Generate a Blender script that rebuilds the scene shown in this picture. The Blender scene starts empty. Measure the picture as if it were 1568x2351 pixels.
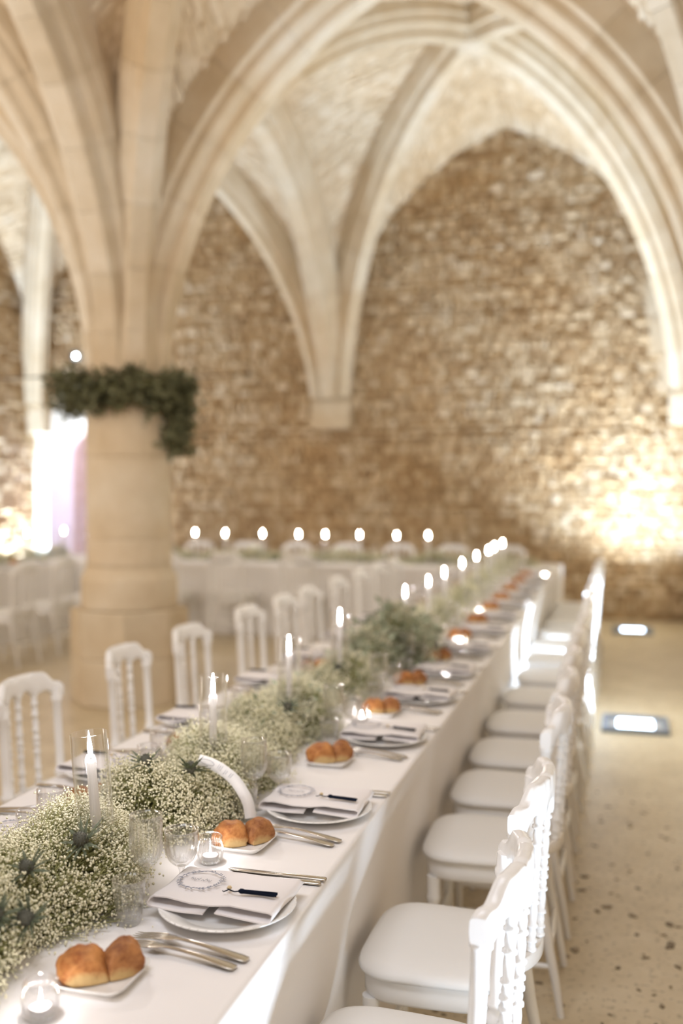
import bpy, bmesh, math, random
import numpy as np
from mathutils import Vector, Matrix, noise as mnoise

random.seed(7)
rng = np.random.default_rng(7)
scene = bpy.context.scene
C = scene.collection
PI = math.pi

# ------------------------------------------------------------------ camera
cam_d = bpy.data.cameras.new('camera')
cam = bpy.data.objects.new('camera', cam_d)
C.objects.link(cam)
cam_d.sensor_fit = 'HORIZONTAL'
cam_d.sensor_width = 24.0
cam_d.lens = 35.0
cam_d.clip_start = 0.05
cam_d.clip_end = 60
cam.location = (0, 0, 1.58)
cam.rotation_euler = (math.radians(90 - 1.51), 0, math.radians(15.68))
cam_d.dof.use_dof = True
cam_d.dof.focus_distance = 2.08
cam_d.dof.aperture_fstop = 1.4
scene.camera = cam

# ------------------------------------------------------------------ world, exposure, fill lights
scene.view_settings.view_transform = 'Standard'
scene.view_settings.look = 'None'
scene.view_settings.gamma = 1.0
scene.view_settings.use_curve_mapping = False
scene.view_settings.exposure = 0.30
w = bpy.data.worlds.new('world')
scene.world = w
w.use_nodes = True
w.node_tree.nodes['Background'].inputs[0].default_value = (1.0, 0.85, 0.68, 1)
w.node_tree.nodes['Background'].inputs[1].default_value = 0.05
scene.cycles.sample_clamp_indirect = 4.0
scene.cycles.max_bounces = 10
scene.cycles.diffuse_bounces = 5
scene.cycles.transparent_max_bounces = 16
scene.cycles.transmission_bounces = 10
scene.cycles.caustics_reflective = False

WARM = (1.0, 0.89, 0.79)
SOFT = (0.86, 0.90, 1.0)
COOL = (0.67, 0.82, 1.0)
FLAME_LIGHT = (0.97, 0.94, 1.0)


def area_light(name, loc, size, power, color, aim, spread=PI):
    d = bpy.data.lights.new(name, 'AREA')
    d.shape = 'RECTANGLE'
    d.size, d.size_y = size
    d.energy = power
    d.color = color
    d.spread = spread
    o = bpy.data.objects.new(name, d)
    C.objects.link(o)
    o.location = loc
    v = Vector(aim) - Vector(loc)
    o.rotation_euler = v.to_track_quat('-Z', 'Y').to_euler()
    return o


# fill lights added behind the camera, over the table and in the left aisle
area_light('fill_light', (-2.0, -3.4, 3.2), (4.0, 2.0), 44, WARM, (-2.4, 6.0, 1.6))
area_light('fill_light', (-0.7, 0.6, 4.7), (2.5, 2.5), 108, SOFT, (-1.1, 4.0, 0.0))
area_light('fill_light', (-5.7, 2.0, 3.4), (2.5, 2.5), 118, WARM, (-4.6, 9.5, 2.2))

# ------------------------------------------------------------------ helpers


def ordn(n):
    return ['first', 'second', 'third', 'fourth', 'fifth', 'sixth', 'seventh', 'eighth', 'ninth', 'tenth', 'eleventh',
            'twelfth', 'thirteenth', 'fourteenth', 'fifteenth', 'sixteenth'][n]


def tag(o, label=None, cat=None, group=None, kind=None):
    if label: o['label'] = label
    if cat: o['category'] = cat
    if group: o['group'] = group
    if kind: o['kind'] = kind
    return o


def empty(name, loc=(0, 0, 0), rz=0.0, label=None, cat=None, group=None, kind=None):
    o = bpy.data.objects.new(name, None)
    o.empty_display_size = 0.05
    C.objects.link(o)
    o.location = loc
    o.rotation_euler = (0, 0, rz)
    return tag(o, label, cat, group, kind)


def link(name, me, parent=None, loc=(0, 0, 0), rot=(0, 0, 0)):
    o = bpy.data.objects.new(name, me)
    C.objects.link(o)
    o.location = loc
    o.rotation_euler = rot
    if parent is not None:
        o.parent = parent
    return o


def kids(o):
    return KIDS.get(o.name, [])


def copy_tree(o, parent=None):
    c = o.copy()
    C.objects.link(c)
    if parent is not None:
        c.parent = parent
    for ch in o.children:
        copy_tree(ch, c)
    return c


def dup(o, loc, rz=0.0, label=None, group=None, rot=None):
    c = copy_tree(o)
    c.location = loc
    c.rotation_euler = rot if rot else (0, 0, rz)
    if label: c['label'] = label
    if group: c['group'] = group
    return c


def fast_mesh(name, V, F, m, smooth=True):
    V = np.asarray(V, dtype=np.float32)
    F = np.asarray(F, dtype=np.int32)
    me = bpy.data.meshes.new(name)
    n, k = F.shape
    me.vertices.add(len(V))
    me.vertices.foreach_set('co', V.ravel())
    me.loops.add(n * k)
    me.loops.foreach_set('vertex_index', F.ravel())
    me.polygons.add(n)
    me.polygons.foreach_set('loop_start', np.arange(0, n * k, k, dtype=np.int32))
    me.polygons.foreach_set('use_smooth', np.full(n, smooth, dtype=bool))
    me.update(calc_edges=True)
    if m: me.materials.append(m)
    return me


class MB:
    def __init__(self):
        self.v, self.f, self.s = [], [], []

    def add(self, verts, faces, smooth=True):
        b = len(self.v)
        self.v.extend([tuple(p) for p in verts])
        for f in faces:
            self.f.append([b + i for i in f])
            self.s.append(smooth)

    def box(self, x0, x1, y0, y1, z0, z1, bev=0.0):
        if bev <= 0:
            vs = [(x, y, z) for x in (x0, x1) for y in (y0, y1) for z in (z0, z1)]
            fs = [(0, 1, 3, 2), (4, 6, 7, 5), (0, 4, 5, 1), (2, 3, 7, 6), (0, 2, 6, 4), (1, 5, 7, 3)]
            self.add(vs, fs, False)
            return
        bm = bmesh.new()
        bmesh.ops.create_cube(bm, size=1.0)
        for v in bm.verts:
            v.co = Vector(((x0 + x1) / 2 + v.co.x * (x1 - x0), (y0 + y1) / 2 + v.co.y * (y1 - y0), (z0 + z1) / 2 + v.co.z * (z1 - z0)))
        bmesh.ops.bevel(bm, geom=bm.edges[:], offset=bev, segments=2, affect='EDGES', profile=0.6)
        bm.verts.index_update()
        self.add([v.co for v in bm.verts], [[v.index for v in f.verts] for f in bm.faces], False)
        bm.free()

    def loft(self, rings, cap0=True, cap1=True, smooth=True, closed=True):
        n = len(rings[0])
        vs = [p for r in rings for p in r]
        fs = []
        for i in range(len(rings) - 1):
            for j in range(n if closed else n - 1):
                a, b = i * n + j, i * n + (j + 1) % n
                fs.append((a, b, b + n, a + n))
        self.add(vs, fs, smooth)
        if cap0 and closed: self.add(rings[0], [list(range(n))[::-1]], False)
        if cap1 and closed: self.add(rings[-1], [list(range(n))], False)

    def lathe(self, prof, seg=24, c=(0, 0, 0), cap0=True, cap1=True, flute=None, twist=0.0):
        rings = []
        for (r, z) in prof:
            ring = []
            for j in range(seg):
                a = 2 * PI * j / seg + twist * z
                rr = r
                if flute:
                    nf, amp, z0, z1 = flute
                    if z0 <= z <= z1:
                        rr = r * (1 + amp * (abs(math.sin(nf * a / 2)) - 0.6))
                ring.append((c[0] + rr * math.cos(a), c[1] + rr * math.sin(a), c[2] + z))
            rings.append(ring)
        self.loft(rings, cap0, cap1)

    def tube(self, path, rad, seg=8, caps=True, flat=1.0):
        P = [Vector(p) for p in path]
        R = rad if isinstance(rad, (list, tuple)) else [rad] * len(P)
        rings = []
        up = None
        for i, p in enumerate(P):
            t = (P[min(i + 1, len(P) - 1)] - P[max(i - 1, 0)]).normalized()
            if up is None:
                up = Vector((0, 0, 1)) if abs(t.z) < 0.9 else Vector((1, 0, 0))
            u = t.cross(up).normalized()
            v = u.cross(t).normalized()
            up = v
            rings.append([p + (u * math.cos(2 * PI * k / seg) + v * math.sin(2 * PI * k / seg) * flat) * R[i] for k in range(seg)])
        self.loft(rings, caps, caps)

    def mesh(self, name, m):
        me = bpy.data.meshes.new(name)
        me.from_pydata(self.v, [], self.f)
        me.polygons.foreach_set('use_smooth', self.s)
        me.update()
        bm = bmesh.new()
        bm.from_mesh(me)
        bmesh.ops.recalc_face_normals(bm, faces=bm.faces)
        bm.to_mesh(me)
        bm.free()
        if m: me.materials.append(m)
        return me

    def obj(self, name, m, parent=None, loc=(0, 0, 0), rot=(0, 0, 0)):
        return link(name, self.mesh(name, m), parent, loc, rot)


# ------------------------------------------------------------------ materials


def newmat(name):
    m = bpy.data.materials.new(name)
    m.use_nodes = True
    nt = m.node_tree
    return m, nt, nt.nodes['Principled BSDF']


def plain(name, col, rough=0.5, metal=0.0, spec=0.5, bump=0.0, bscale=200, var=0.0, vscale=8.0, sss=0.0):
    m, nt, b = newmat(name)
    b.inputs['Base Color'].default_value = (*col, 1)
    b.inputs['Roughness'].default_value = rough
    b.inputs['Metallic'].default_value = metal
    b.inputs['Specular IOR Level'].default_value = spec
    if sss:
        b.inputs['Subsurface Weight'].default_value = sss
        b.inputs['Subsurface Radius'].default_value = (0.03, 0.02, 0.012)
        b.inputs['Subsurface Scale'].default_value = 0.2
    N = nt.nodes
    L = nt.links
    tc = N.new('ShaderNodeTexCoord')
    if bump:
        n = N.new('ShaderNodeTexNoise')
        n.inputs['Scale'].default_value = bscale
        n.inputs['Detail'].default_value = 3
        bp = N.new('ShaderNodeBump')
        bp.inputs['Strength'].default_value = bump
        bp.inputs['Distance'].default_value = 0.004
        L.new(tc.outputs['Object'], n.inputs['Vector'])
        L.new(n.outputs['Fac'], bp.inputs['Height'])
        L.new(bp.outputs['Normal'], b.inputs['Normal'])
    if var:
        n2 = N.new('ShaderNodeTexNoise')
        n2.inputs['Scale'].default_value = vscale
        n2.inputs['Detail'].default_value = 5
        L.new(tc.outputs['Object'], n2.inputs['Vector'])
        mx = N.new('ShaderNodeMix')
        mx.data_type = 'RGBA'
        mx.inputs['A'].default_value = (*[max(0, c * (1 - var)) for c in col], 1)
        mx.inputs['B'].default_value = (*[min(1, c * (1 + var)) for c in col], 1)
        L.new(n2.outputs['Fac'], mx.inputs['Factor'])
        L.new(mx.outputs['Result'], b.inputs['Base Color'])
    return m


def ramp(nt, stops):
    r = nt.nodes.new('ShaderNodeValToRGB')
    e = r.color_ramp.elements
    while len(e) < len(stops):
        e.new(0.5)
    for k, (p, c) in enumerate(stops):
        e[k].position = p
        e[k].color = (*c, 1)
    return r


def stone(name, stops, nscale=9.0, namt=0.35, bump=0.6, bscale=40.0, rough=0.9, rnd=True, dist=0.02):
    m, nt, b = newmat(name)
    N, L = nt.nodes, nt.links
    b.inputs['Roughness'].default_value = rough
    b.inputs['Specular IOR Level'].default_value = 0.2
    g = N.new('ShaderNodeNewGeometry')
    n = N.new('ShaderNodeTexNoise')
    n.inputs['Scale'].default_value = nscale
    n.inputs['Detail'].default_value = 6
    n.inputs['Roughness'].default_value = 0.6
    L.new(g.outputs['Position'], n.inputs['Vector'])
    fac = n.outputs['Fac']
    if rnd:
        oi = N.new('ShaderNodeObjectInfo')
        ad = N.new('ShaderNodeMath')
        ad.operation = 'ADD'
        L.new(g.outputs['Random Per Island'], ad.inputs[0])
        L.new(oi.outputs['Random'], ad.inputs[1])
        fr = N.new('ShaderNodeMath')
        fr.operation = 'FRACT'
        L.new(ad.outputs[0], fr.inputs[0])
        mx = N.new('ShaderNodeMix')
        mx.inputs['Factor'].default_value = namt
        L.new(fr.outputs[0], mx.inputs['A'])
        L.new(n.outputs['Fac'], mx.inputs['B'])
        fac = mx.outputs['Result']
    r = ramp(nt, stops)
    L.new(fac, r.inputs['Fac'])
    # slow patches of warmer staining over metres of masonry
    n3 = N.new('ShaderNodeTexNoise')
    n3.inputs['Scale'].default_value = 0.9
    n3.inputs['Detail'].default_value = 4
    L.new(g.outputs['Position'], n3.inputs['Vector'])
    r3 = ramp(nt, [(0.40, (1, 1, 1)), (0.68, (0.92, 0.80, 0.64))])
    L.new(n3.outputs['Fac'], r3.inputs['Fac'])
    mm = N.new('ShaderNodeMix')
    mm.data_type = 'RGBA'
    mm.blend_type = 'MULTIPLY'
    mm.inputs['Factor'].default_value = 0.8
    L.new(r.outputs['Color'], mm.inputs['A'])
    L.new(r3.outputs['Color'], mm.inputs['B'])
    L.new(mm.outputs['Result'], b.inputs['Base Color'])
    n2 = N.new('ShaderNodeTexNoise')
    n2.inputs['Scale'].default_value = bscale
    n2.inputs['Detail'].default_value = 6
    L.new(g.outputs['Position'], n2.inputs['Vector'])
    bp = N.new('ShaderNodeBump')
    bp.inputs['Strength'].default_value = bump
    bp.inputs['Distance'].default_value = dist
    L.new(n2.outputs['Fac'], bp.inputs['Height'])
    L.new(bp.outputs['Normal'], b.inputs['Normal'])
    return m


M = {}
M['limestone'] = stone('limestone', [(0.25, (0.55, 0.46, 0.33)), (0.55, (0.65, 0.565, 0.435)), (0.8, (0.72, 0.65, 0.54))], 5.0, 0.75, 0.25, 30, 0.85)
M['rubble'] = stone('rubble_stone', [(0.0, (0.20, 0.13, 0.07)), (0.15, (0.40, 0.285, 0.17)), (0.5, (0.58, 0.45, 0.295)), (0.75, (0.66, 0.55, 0.40)), (1.0, (0.80, 0.73, 0.63))], 14, 0.35, 0.8, 35)
M['mortar'] = stone('mortar', [(0.3, (0.32, 0.225, 0.12)), (0.6, (0.46, 0.345, 0.205)), (0.8, (0.56, 0.45, 0.30))], 7, 1, 0.8, 25, rnd=False)
M['vault_stone'] = stone('vault_stone', [(0.0, (0.40, 0.30, 0.19)), (0.2, (0.62, 0.51, 0.36)), (0.6, (0.76, 0.66, 0.51)), (1.0, (0.84, 0.77, 0.65))], 14, 0.4, 0.8, 35)
M['vault_mortar'] = stone('vault_mortar', [(0.3, (0.52, 0.41, 0.27)), (0.6, (0.70, 0.59, 0.44)), (0.8, (0.78, 0.69, 0.56))], 7, 1, 0.8, 25, rnd=False)
M['pebble'] = stone('pebble', [(0.0, (0.13, 0.105, 0.075)), (0.6, (0.25, 0.20, 0.14)), (1.0, (0.38, 0.31, 0.22))], 30, 0.2, 0.2, 60, 0.5)
M['cloth'] = plain('white_linen', (0.81, 0.785, 0.775), 0.85, spec=0.15, bump=0.10, bscale=700)
M['chair'] = plain('white_lacquer', (0.83, 0.82, 0.81), 0.22, spec=0.5)
M['pad'] = plain('white_vinyl', (0.80, 0.79, 0.775), 0.55, spec=0.3, bump=0.06, bscale=500)
M['china'] = plain('white_china', (0.82, 0.81, 0.79), 0.15, spec=0.5)
M['napkin'] = plain('napkin_linen', (0.80, 0.765, 0.765), 0.9, spec=0.1, bump=0.2, bscale=900)
M['paper'] = plain('white_paper', (0.82, 0.81, 0.81), 0.7, spec=0.2)
M['ink'] = plain('grey_ink', (0.28, 0.29, 0.34), 0.8, spec=0.1)
M['ink_dark'] = plain('dark_ink', (0.10, 0.09, 0.11), 0.8, spec=0.1)
M['navy'] = plain('navy_thread', (0.008, 0.012, 0.026), 0.9, spec=0.1, bump=0.5, bscale=900)
M['gold'] = plain('pale_gold_bead', (0.62, 0.48, 0.27), 0.45)
M['silver'] = plain('cutlery_steel', (0.60, 0.56, 0.50), 0.22, metal=1.0)
M['wax'] = plain('white_wax', (0.93, 0.915, 0.90), 0.45, spec=0.4)
_nt = M['wax'].node_tree
_tr = _nt.nodes.new('ShaderNodeBsdfTranslucent')
_tr.inputs[0].default_value = (0.95, 0.93, 0.90, 1)
_mx = _nt.nodes.new('ShaderNodeMixShader')
_mx.inputs[0].default_value = 0.4
_nt.links.new(_nt.nodes['Principled BSDF'].outputs[0], _mx.inputs[1])
_nt.links.new(_tr.outputs[0], _mx.inputs[2])
_nt.links.new(_mx.outputs[0], _nt.nodes['Material Output'].inputs[0])
M['wick'] = plain('wick', (0.03, 0.025, 0.02), 0.9)
M['tin'] = plain('tin_cup', (0.72, 0.70, 0.67), 0.3, metal=1.0)
M['floret'] = plain('gypsophila_white', (0.80, 0.765, 0.575), 0.8, spec=0.1)
M['bud'] = plain('gypsophila_bud', (0.48, 0.48, 0.24), 0.8, spec=0.1)
M['stem'] = plain('stem_green', (0.34, 0.34, 0.15), 0.8, spec=0.1)
M['leaf'] = plain('leaf_olive', (0.25, 0.25, 0.095), 0.7, spec=0.2, var=0.3, vscale=30)
M['eucalyptus'] = plain('eucalyptus_leaf', (0.29, 0.32, 0.22), 0.6, spec=0.3, var=0.35, vscale=25)
M['ivy'] = plain('dark_ivy_leaf', (0.135, 0.135, 0.072), 0.6, spec=0.2, var=0.6, vscale=9)
M['thistle'] = plain('thistle_blue_grey', (0.105, 0.105, 0.085), 0.8, spec=0.2)
M['bract'] = plain('thistle_bract', (0.115, 0.135, 0.085), 0.6, spec=0.3)
M['black'] = plain('black_metal', (0.02, 0.02, 0.022), 0.5)
M['lamp_frame'] = plain('lamp_frame_blue_grey', (0.16, 0.19, 0.24), 0.45, metal=0.6)
M['cable'] = plain('dark_cable', (0.07, 0.05, 0.04), 0.7)
M['door_stone'] = stone('door_stone', [(0.3, (0.66, 0.62, 0.57)), (0.7, (0.80, 0.77, 0.73))], 4, 1, 0.2, 30, rnd=False)
M['drape'] = plain('lilac_drape', (0.55, 0.52, 0.76), 0.9, spec=0.1)


def emitter(name, col, strength):
    m = bpy.data.materials.new(name)
    m.use_nodes = True
    nt = m.node_tree
    nt.nodes.remove(nt.nodes['Principled BSDF'])
    e = nt.nodes.new('ShaderNodeEmission')
    e.inputs[0].default_value = (*col, 1)
    e.inputs[1].default_value = strength
    nt.links.new(e.outputs[0], nt.nodes['Material Output'].inputs[0])
    return m


M['flame'] = emitter('candle_flame', (1.0, 0.90, 0.76), 110)
# a flame gives light and lets light through
_nt = M['flame'].node_tree
_t = _nt.nodes.new('ShaderNodeBsdfTransparent')
_a = _nt.nodes.new('ShaderNodeAddShader')
_nt.links.new(_nt.nodes['Emission'].outputs[0], _a.inputs[0])
_nt.links.new(_t.outputs[0], _a.inputs[1])
_nt.links.new(_a.outputs[0], _nt.nodes['Material Output'].inputs[0])
M['led'] = emitter('led_lens', COOL, 10)
M['reflector'] = plain('lamp_reflector', (0.45, 0.50, 0.58), 0.3, metal=0.7)
M['spot_led'] = emitter('spot_lens', (0.85, 0.95, 1.0), 60)


def thin_glass(name, k=0.75, p=1.6, tint=(0.97, 0.97, 0.97)):
    m = bpy.data.materials.new(name)
    m.use_nodes = True
    nt = m.node_tree
    N, L = nt.nodes, nt.links
    N.remove(N['Principled BSDF'])
    t = N.new('ShaderNodeBsdfTransparent')
    t.inputs[0].default_value = (*tint, 1)
    g = N.new('ShaderNodeBsdfGlossy')
    g.inputs['Color'].default_value = (1, 1, 1, 1)
    g.inputs['Roughness'].default_value = 0.04
    lw = N.new('ShaderNodeLayerWeight')
    lw.inputs[0].default_value = 0.5
    pw = N.new('ShaderNodeMath')
    pw.operation = 'POWER'
    pw.inputs[1].default_value = p
    ml = N.new('ShaderNodeMath')
    ml.operation = 'MULTIPLY_ADD'
    ml.inputs[1].default_value = k
    ml.inputs[2].default_value = 0.015
    mx = N.new('ShaderNodeMixShader')
    L.new(lw.outputs['Facing'], pw.inputs[0])
    L.new(pw.outputs[0], ml.inputs[0])
    L.new(ml.outputs[0], mx.inputs[0])
    L.new(t.outputs[0], mx.inputs[1])
    L.new(g.outputs[0], mx.inputs[2])
    L.new(mx.outputs[0], N['Material Output'].inputs[0])
    return m


def crystal(name):
    m = thin_glass(name, 0.62, 1.4, (0.99, 0.99, 0.99))
    nt = m.node_tree
    N, L = nt.nodes, nt.links
    thin = next(n for n in N if n.type == 'MIX_SHADER')
    g = N.new('ShaderNodeBsdfGlass')
    g.inputs['IOR'].default_value = 1.45
    g.inputs['Roughness'].default_value = 0.0
    mx = N.new('ShaderNodeMixShader')
    mx.inputs[0].default_value = 0.12
    L.new(thin.outputs[0], mx.inputs[1])
    L.new(g.outputs[0], mx.inputs[2])
    L.new(mx.outputs[0], N['Material Output'].inputs[0])
    return m


M['thin_glass'] = thin_glass('clear_thin_glass', 0.75, 2.6, (0.99, 0.99, 0.99))
M['fluted_glass'] = thin_glass('fluted_glass', 0.95, 1.15)
M['crystal'] = crystal('cut_crystal')


def floor_mat():
    m, nt, b = newmat('aggregate_floor')
    N, L = nt.nodes, nt.links
    b.inputs['Roughness'].default_value = 0.42
    b.inputs['Specular IOR Level'].default_value = 0.5
    g = N.new('ShaderNodeNewGeometry')
    n = N.new('ShaderNodeTexNoise')
    n.inputs['Scale'].default_value = 3.0
    n.inputs['Detail'].default_value = 8
    n.inputs['Roughness'].default_value = 0.7
    L.new(g.outputs['Position'], n.inputs['Vector'])
    r = ramp(nt, [(0.3, (0.46, 0.375, 0.245)), (0.5, (0.57, 0.475, 0.325)), (0.7, (0.65, 0.56, 0.41))])
    L.new(n.outputs['Fac'], r.inputs['Fac'])
    v = N.new('ShaderNodeTexNoise')
    v.inputs['Scale'].default_value = 42
    v.inputs['Detail'].default_value = 3
    L.new(g.outputs['Position'], v.inputs['Vector'])
    r2 = ramp(nt, [(0.33, (0.50, 0.47, 0.42)), (0.43, (1, 1, 1))])
    L.new(v.outputs['Fac'], r2.inputs['Fac'])
    mm = N.new('ShaderNodeMix')
    mm.data_type = 'RGBA'
    mm.blend_type = 'MULTIPLY'
    mm.inputs['Factor'].default_value = 0.8
    L.new(r.outputs['Color'], mm.inputs['A'])
    L.new(r2.outputs['Color'], mm.inputs['B'])
    L.new(mm.outputs['Result'], b.inputs['Base Color'])
    bp = N.new('ShaderNodeBump')
    bp.inputs['Strength'].default_value = 0.25
    bp.inputs['Distance'].default_value = 0.006
    n2 = N.new('ShaderNodeTexNoise')
    n2.inputs['Scale'].default_value = 60
    L.new(g.outputs['Position'], n2.inputs['Vector'])
    L.new(n2.outputs['Fac'], bp.inputs['Height'])
    L.new(bp.outputs['Normal'], b.inputs['Normal'])
    return m


M['floor'] = floor_mat()


def bread_mat(name, dark, mid, pale):
    m, nt, b = newmat(name)
    N, L = nt.nodes, nt.links
    b.inputs['Roughness'].default_value = 0.6
    b.inputs['Specular IOR Level'].default_value = 0.25
    tc = N.new('ShaderNodeTexCoord')
    n = N.new('ShaderNodeTexNoise')
    n.inputs['Scale'].default_value = 22
    n.inputs['Detail'].default_value = 6
    n.inputs['Roughness'].default_value = 0.65
    L.new(tc.outputs['Object'], n.inputs['Vector'])
    r = ramp(nt, [(0.38, dark), (0.52, mid), (0.68, tuple(min(1, c * 1.35) for c in mid))])
    L.new(n.outputs['Fac'], r.inputs['Fac'])
    # pale torn face low on one side
    dp = N.new('ShaderNodeVectorMath')
    dp.operation = 'DOT_PRODUCT'
    dp.inputs[1].default_value = (0.55, -0.62, -0.55)
    L.new(tc.outputs['Object'], dp.inputs[0])
    ad = N.new('ShaderNodeMath')
    ad.operation = 'MULTIPLY_ADD'
    ad.inputs[1].default_value = 0.02
    L.new(n.outputs['Fac'], ad.inputs[0])
    L.new(dp.outputs['Value'], ad.inputs[2])
    mr = N.new('ShaderNodeMapRange')
    mr.inputs['From Min'].default_value = 0.018
    mr.inputs['From Max'].default_value = 0.025
    L.new(ad.outputs[0], mr.inputs['Value'])
    mx = N.new('ShaderNodeMix')
    mx.data_type = 'RGBA'
    mx.inputs['B'].default_value = (*pale, 1)
    L.new(mr.outputs['Result'], mx.inputs['Factor'])
    L.new(r.outputs['Color'], mx.inputs['A'])
    L.new(mx.outputs['Result'], b.inputs['Base Color'])
    bp = N.new('ShaderNodeBump')
    bp.inputs['Strength'].default_value = 0.5
    bp.inputs['Distance'].default_value = 0.004
    n2 = N.new('ShaderNodeTexNoise')
    n2.inputs['Scale'].default_value = 120
    n2.inputs['Detail'].default_value = 4
    L.new(tc.outputs['Object'], n2.inputs['Vector'])
    L.new(n2.outputs['Fac'], bp.inputs['Height'])
    L.new(bp.outputs['Normal'], b.inputs['Normal'])
    return m


M['bread'] = bread_mat('bread_crust', (0.30, 0.10, 0.03), (0.49, 0.215, 0.07), (0.62, 0.44, 0.21))
M['bread_dark'] = bread_mat('seeded_crust', (0.22, 0.08, 0.027), (0.39, 0.17, 0.062), (0.56, 0.38, 0.17))

# ------------------------------------------------------------------ the room: dimensions of the vault grid
XS = [-7.86, -3.52, 0.78]
YS = [-4.3, 1.2, 6.7, 12.2]
ZS = 2.25          # springing of the ribs
E = 0.30           # height of the rib at which the web sits
TOP = 7.0

# floor
mb = MB()
mb.box(XS[0] - 0.3, XS[2] + 0.3, YS[0] - 0.3, 15.2, -0.2, 0.0)
floor = tag(mb.obj('floor', M['floor']), 'sandy beige aggregate floor with dark pebbles', 'floor', kind='structure')
# pebbles that show in the floor in front of the chairs
pm = []
for k in range(6):
    mb = MB()
    rings = []
    ph = [random.uniform(0.75, 1.15) for _ in range(8)]
    for (s, z) in ((1.0, -0.004), (0.95, 0.0012), (0.6, 0.0028)):
        rings.append([(s * ph[j] * math.cos(j * PI / 4), s * 0.62 * ph[j] * math.sin(j * PI / 4), z) for j in range(8)])
    mb.loft(rings, False, True)
    pm.append(mb.mesh('pebble', M['pebble']))
for k in range(295):
    y = 1.7 + 3.6 * random.random() ** 1.5
    x = random.uniform(-0.55, 0.40) if k % 5 else random.uniform(-0.3, 0.74)
    o = link('pebble', pm[k % 6], floor, (x, y, 0), (0, 0, random.uniform(0, PI)))
    s = random.uniform(0.007, 0.018) * (1 + 0.7 * (random.random() < 0.15))
    o.scale = (s, s, 1)

# walls -----------------------------------------------------------
DX0, DX1, DSP, DTOP = -7.66, -6.20, 1.95, 2.52     # doorway in the back wall


def door_arc(x0, x1, zs, zt, n=14):
    cx, a = (x0 + x1) / 2, (x1 - x0) / 2
    return [(cx - a * math.cos(PI * i / n), zs + (zt - zs) * math.sin(PI * i / n)) for i in range(n + 1)]


outline = [(XS[0] - 0.3, 0)] + [(DX0, 0)] + door_arc(DX0, DX1, DSP, DTOP) + [(DX1, 0), (XS[2] + 0.3, 0), (XS[2] + 0.3, TOP), (XS[0] - 0.3, TOP)]


def prism_y(mb, outline, y0, y1):
    n = len(outline)
    vs = [(x, y0, z) for x, z in outline] + [(x, y1, z) for x, z in outline]
    fs = [list(range(n)), list(range(2 * n - 1, n - 1, -1))] + [(i, (i + 1) % n, n + (i + 1) % n, n + i) for i in range(n)]
    mb.add(vs, fs, False)


mb = MB()
prism_y(mb, outline, YS[3], YS[3] + 0.6)
wall_back = tag(mb.obj('wall_back', M['mortar']), 'rough rubble stone end wall under the vault', 'wall', kind='structure')
mb = MB()
mb.box(XS[2], XS[2] + 0.3, YS[0], YS[3], 0, TOP)
tag(mb.obj('wall_right', M['vault_mortar']), 'side wall to the right of the chairs', 'wall', kind='structure')
mb = MB()
mb.box(XS[0] - 0.3, XS[0], YS[0], YS[3], 0, TOP)
wall_left = tag(mb.obj('wall_left', M['mortar']), 'far left side wall of rubble stone', 'wall', kind='structure')
mb = MB()
mb.box(XS[0] - 0.3, XS[2] + 0.3, YS[0] - 0.3, YS[0], 0, TOP)
tag(mb.obj('wall_front', M['vault_mortar']), 'wall of the hall behind the photographer', 'wall', kind='structure')
mb = MB()
mb.box(XS[0] - 0.3, XS[2] + 0.3, YS[0] - 0.3, YS[3] + 0.6, TOP, TOP + 0.2)
tag(mb.obj('roof', M['vault_mortar']), 'roof slab above the stone vault', 'roof', kind='structure')
# passage behind the doorway
mb = MB()
mb.box(-8.4, -5.4, 14.9, 15.1, 0, 3.2)
mb.box(-8.4, -8.2, YS[3] + 0.6, 14.9, 0, 3.2)
mb.box(-5.6, -5.4, YS[3] + 0.6, 14.9, 0, 3.2)
mb.box(-8.4, -5.4, YS[3] + 0.6, 15.1, 3.2, 3.4)
tag(mb.obj('wall_passage', M['vault_mortar']), 'stone passage behind the arched doorway', 'wall', kind='structure')
# door surround of dressed stone
do = door_arc(DX0 - 0.26, DX1 + 0.26, DSP, DTOP + 0.26)
DX0i, DX1i = DX0 + 0.03, DX1 - 0.03
di = door_arc(DX0i, DX1i, DSP, DTOP - 0.03)
mb = MB()
outl = [(DX0 - 0.26, 0)] + do + [(DX1 + 0.26, 0), (DX1, 0)] + di[::-1] + [(DX0, 0)]
rings = [[(x, YS[3] + dy, z) for x, z in ([(DX0i, 0)] + di + [(DX1i, 0)])] for dy in (0.62, -0.04)]
rings2 = [[(x, YS[3] + dy, z) for x, z in ([(DX0 - 0.26, 0)] + do + [(DX1 + 0.26, 0)])] for dy in (-0.04, 0.0)]
mb.loft(rings + rings2, closed=False, smooth=False)
door = tag(mb.obj('door_1', M['door_stone']), 'pale stone arched doorway in the back wall, left of the column', 'doorway', kind='structure')
mb = MB()
for k in range(24):
    pass
xs = np.linspace(-8.15, -5.65, 60)
rings = [[(x, 14.3 + 0.05 * math.sin(k * 1.5), z) for k, x in enumerate(xs)] for z in (0.02, 1.2, 2.6)]
mb.loft(rings, closed=False)
tag(mb.obj('curtain', M['drape']), 'lilac lit curtain seen through the arched doorway', 'curtain')
dl = bpy.data.lights.new('passage_lamp', 'POINT')
dl.energy = 150
dl.color = (0.5, 0.52, 1.0)
dl.shadow_soft_size = 0.15
o = bpy.data.objects.new('passage_lamp', dl)
C.objects.link(o)
o.location = (-6.3, 13.1, 2.6)

# arch curves -----------------------------------------------------
#   an arch is two arcs of radius R whose centres lie c beyond the middle; z0 = springing


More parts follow.
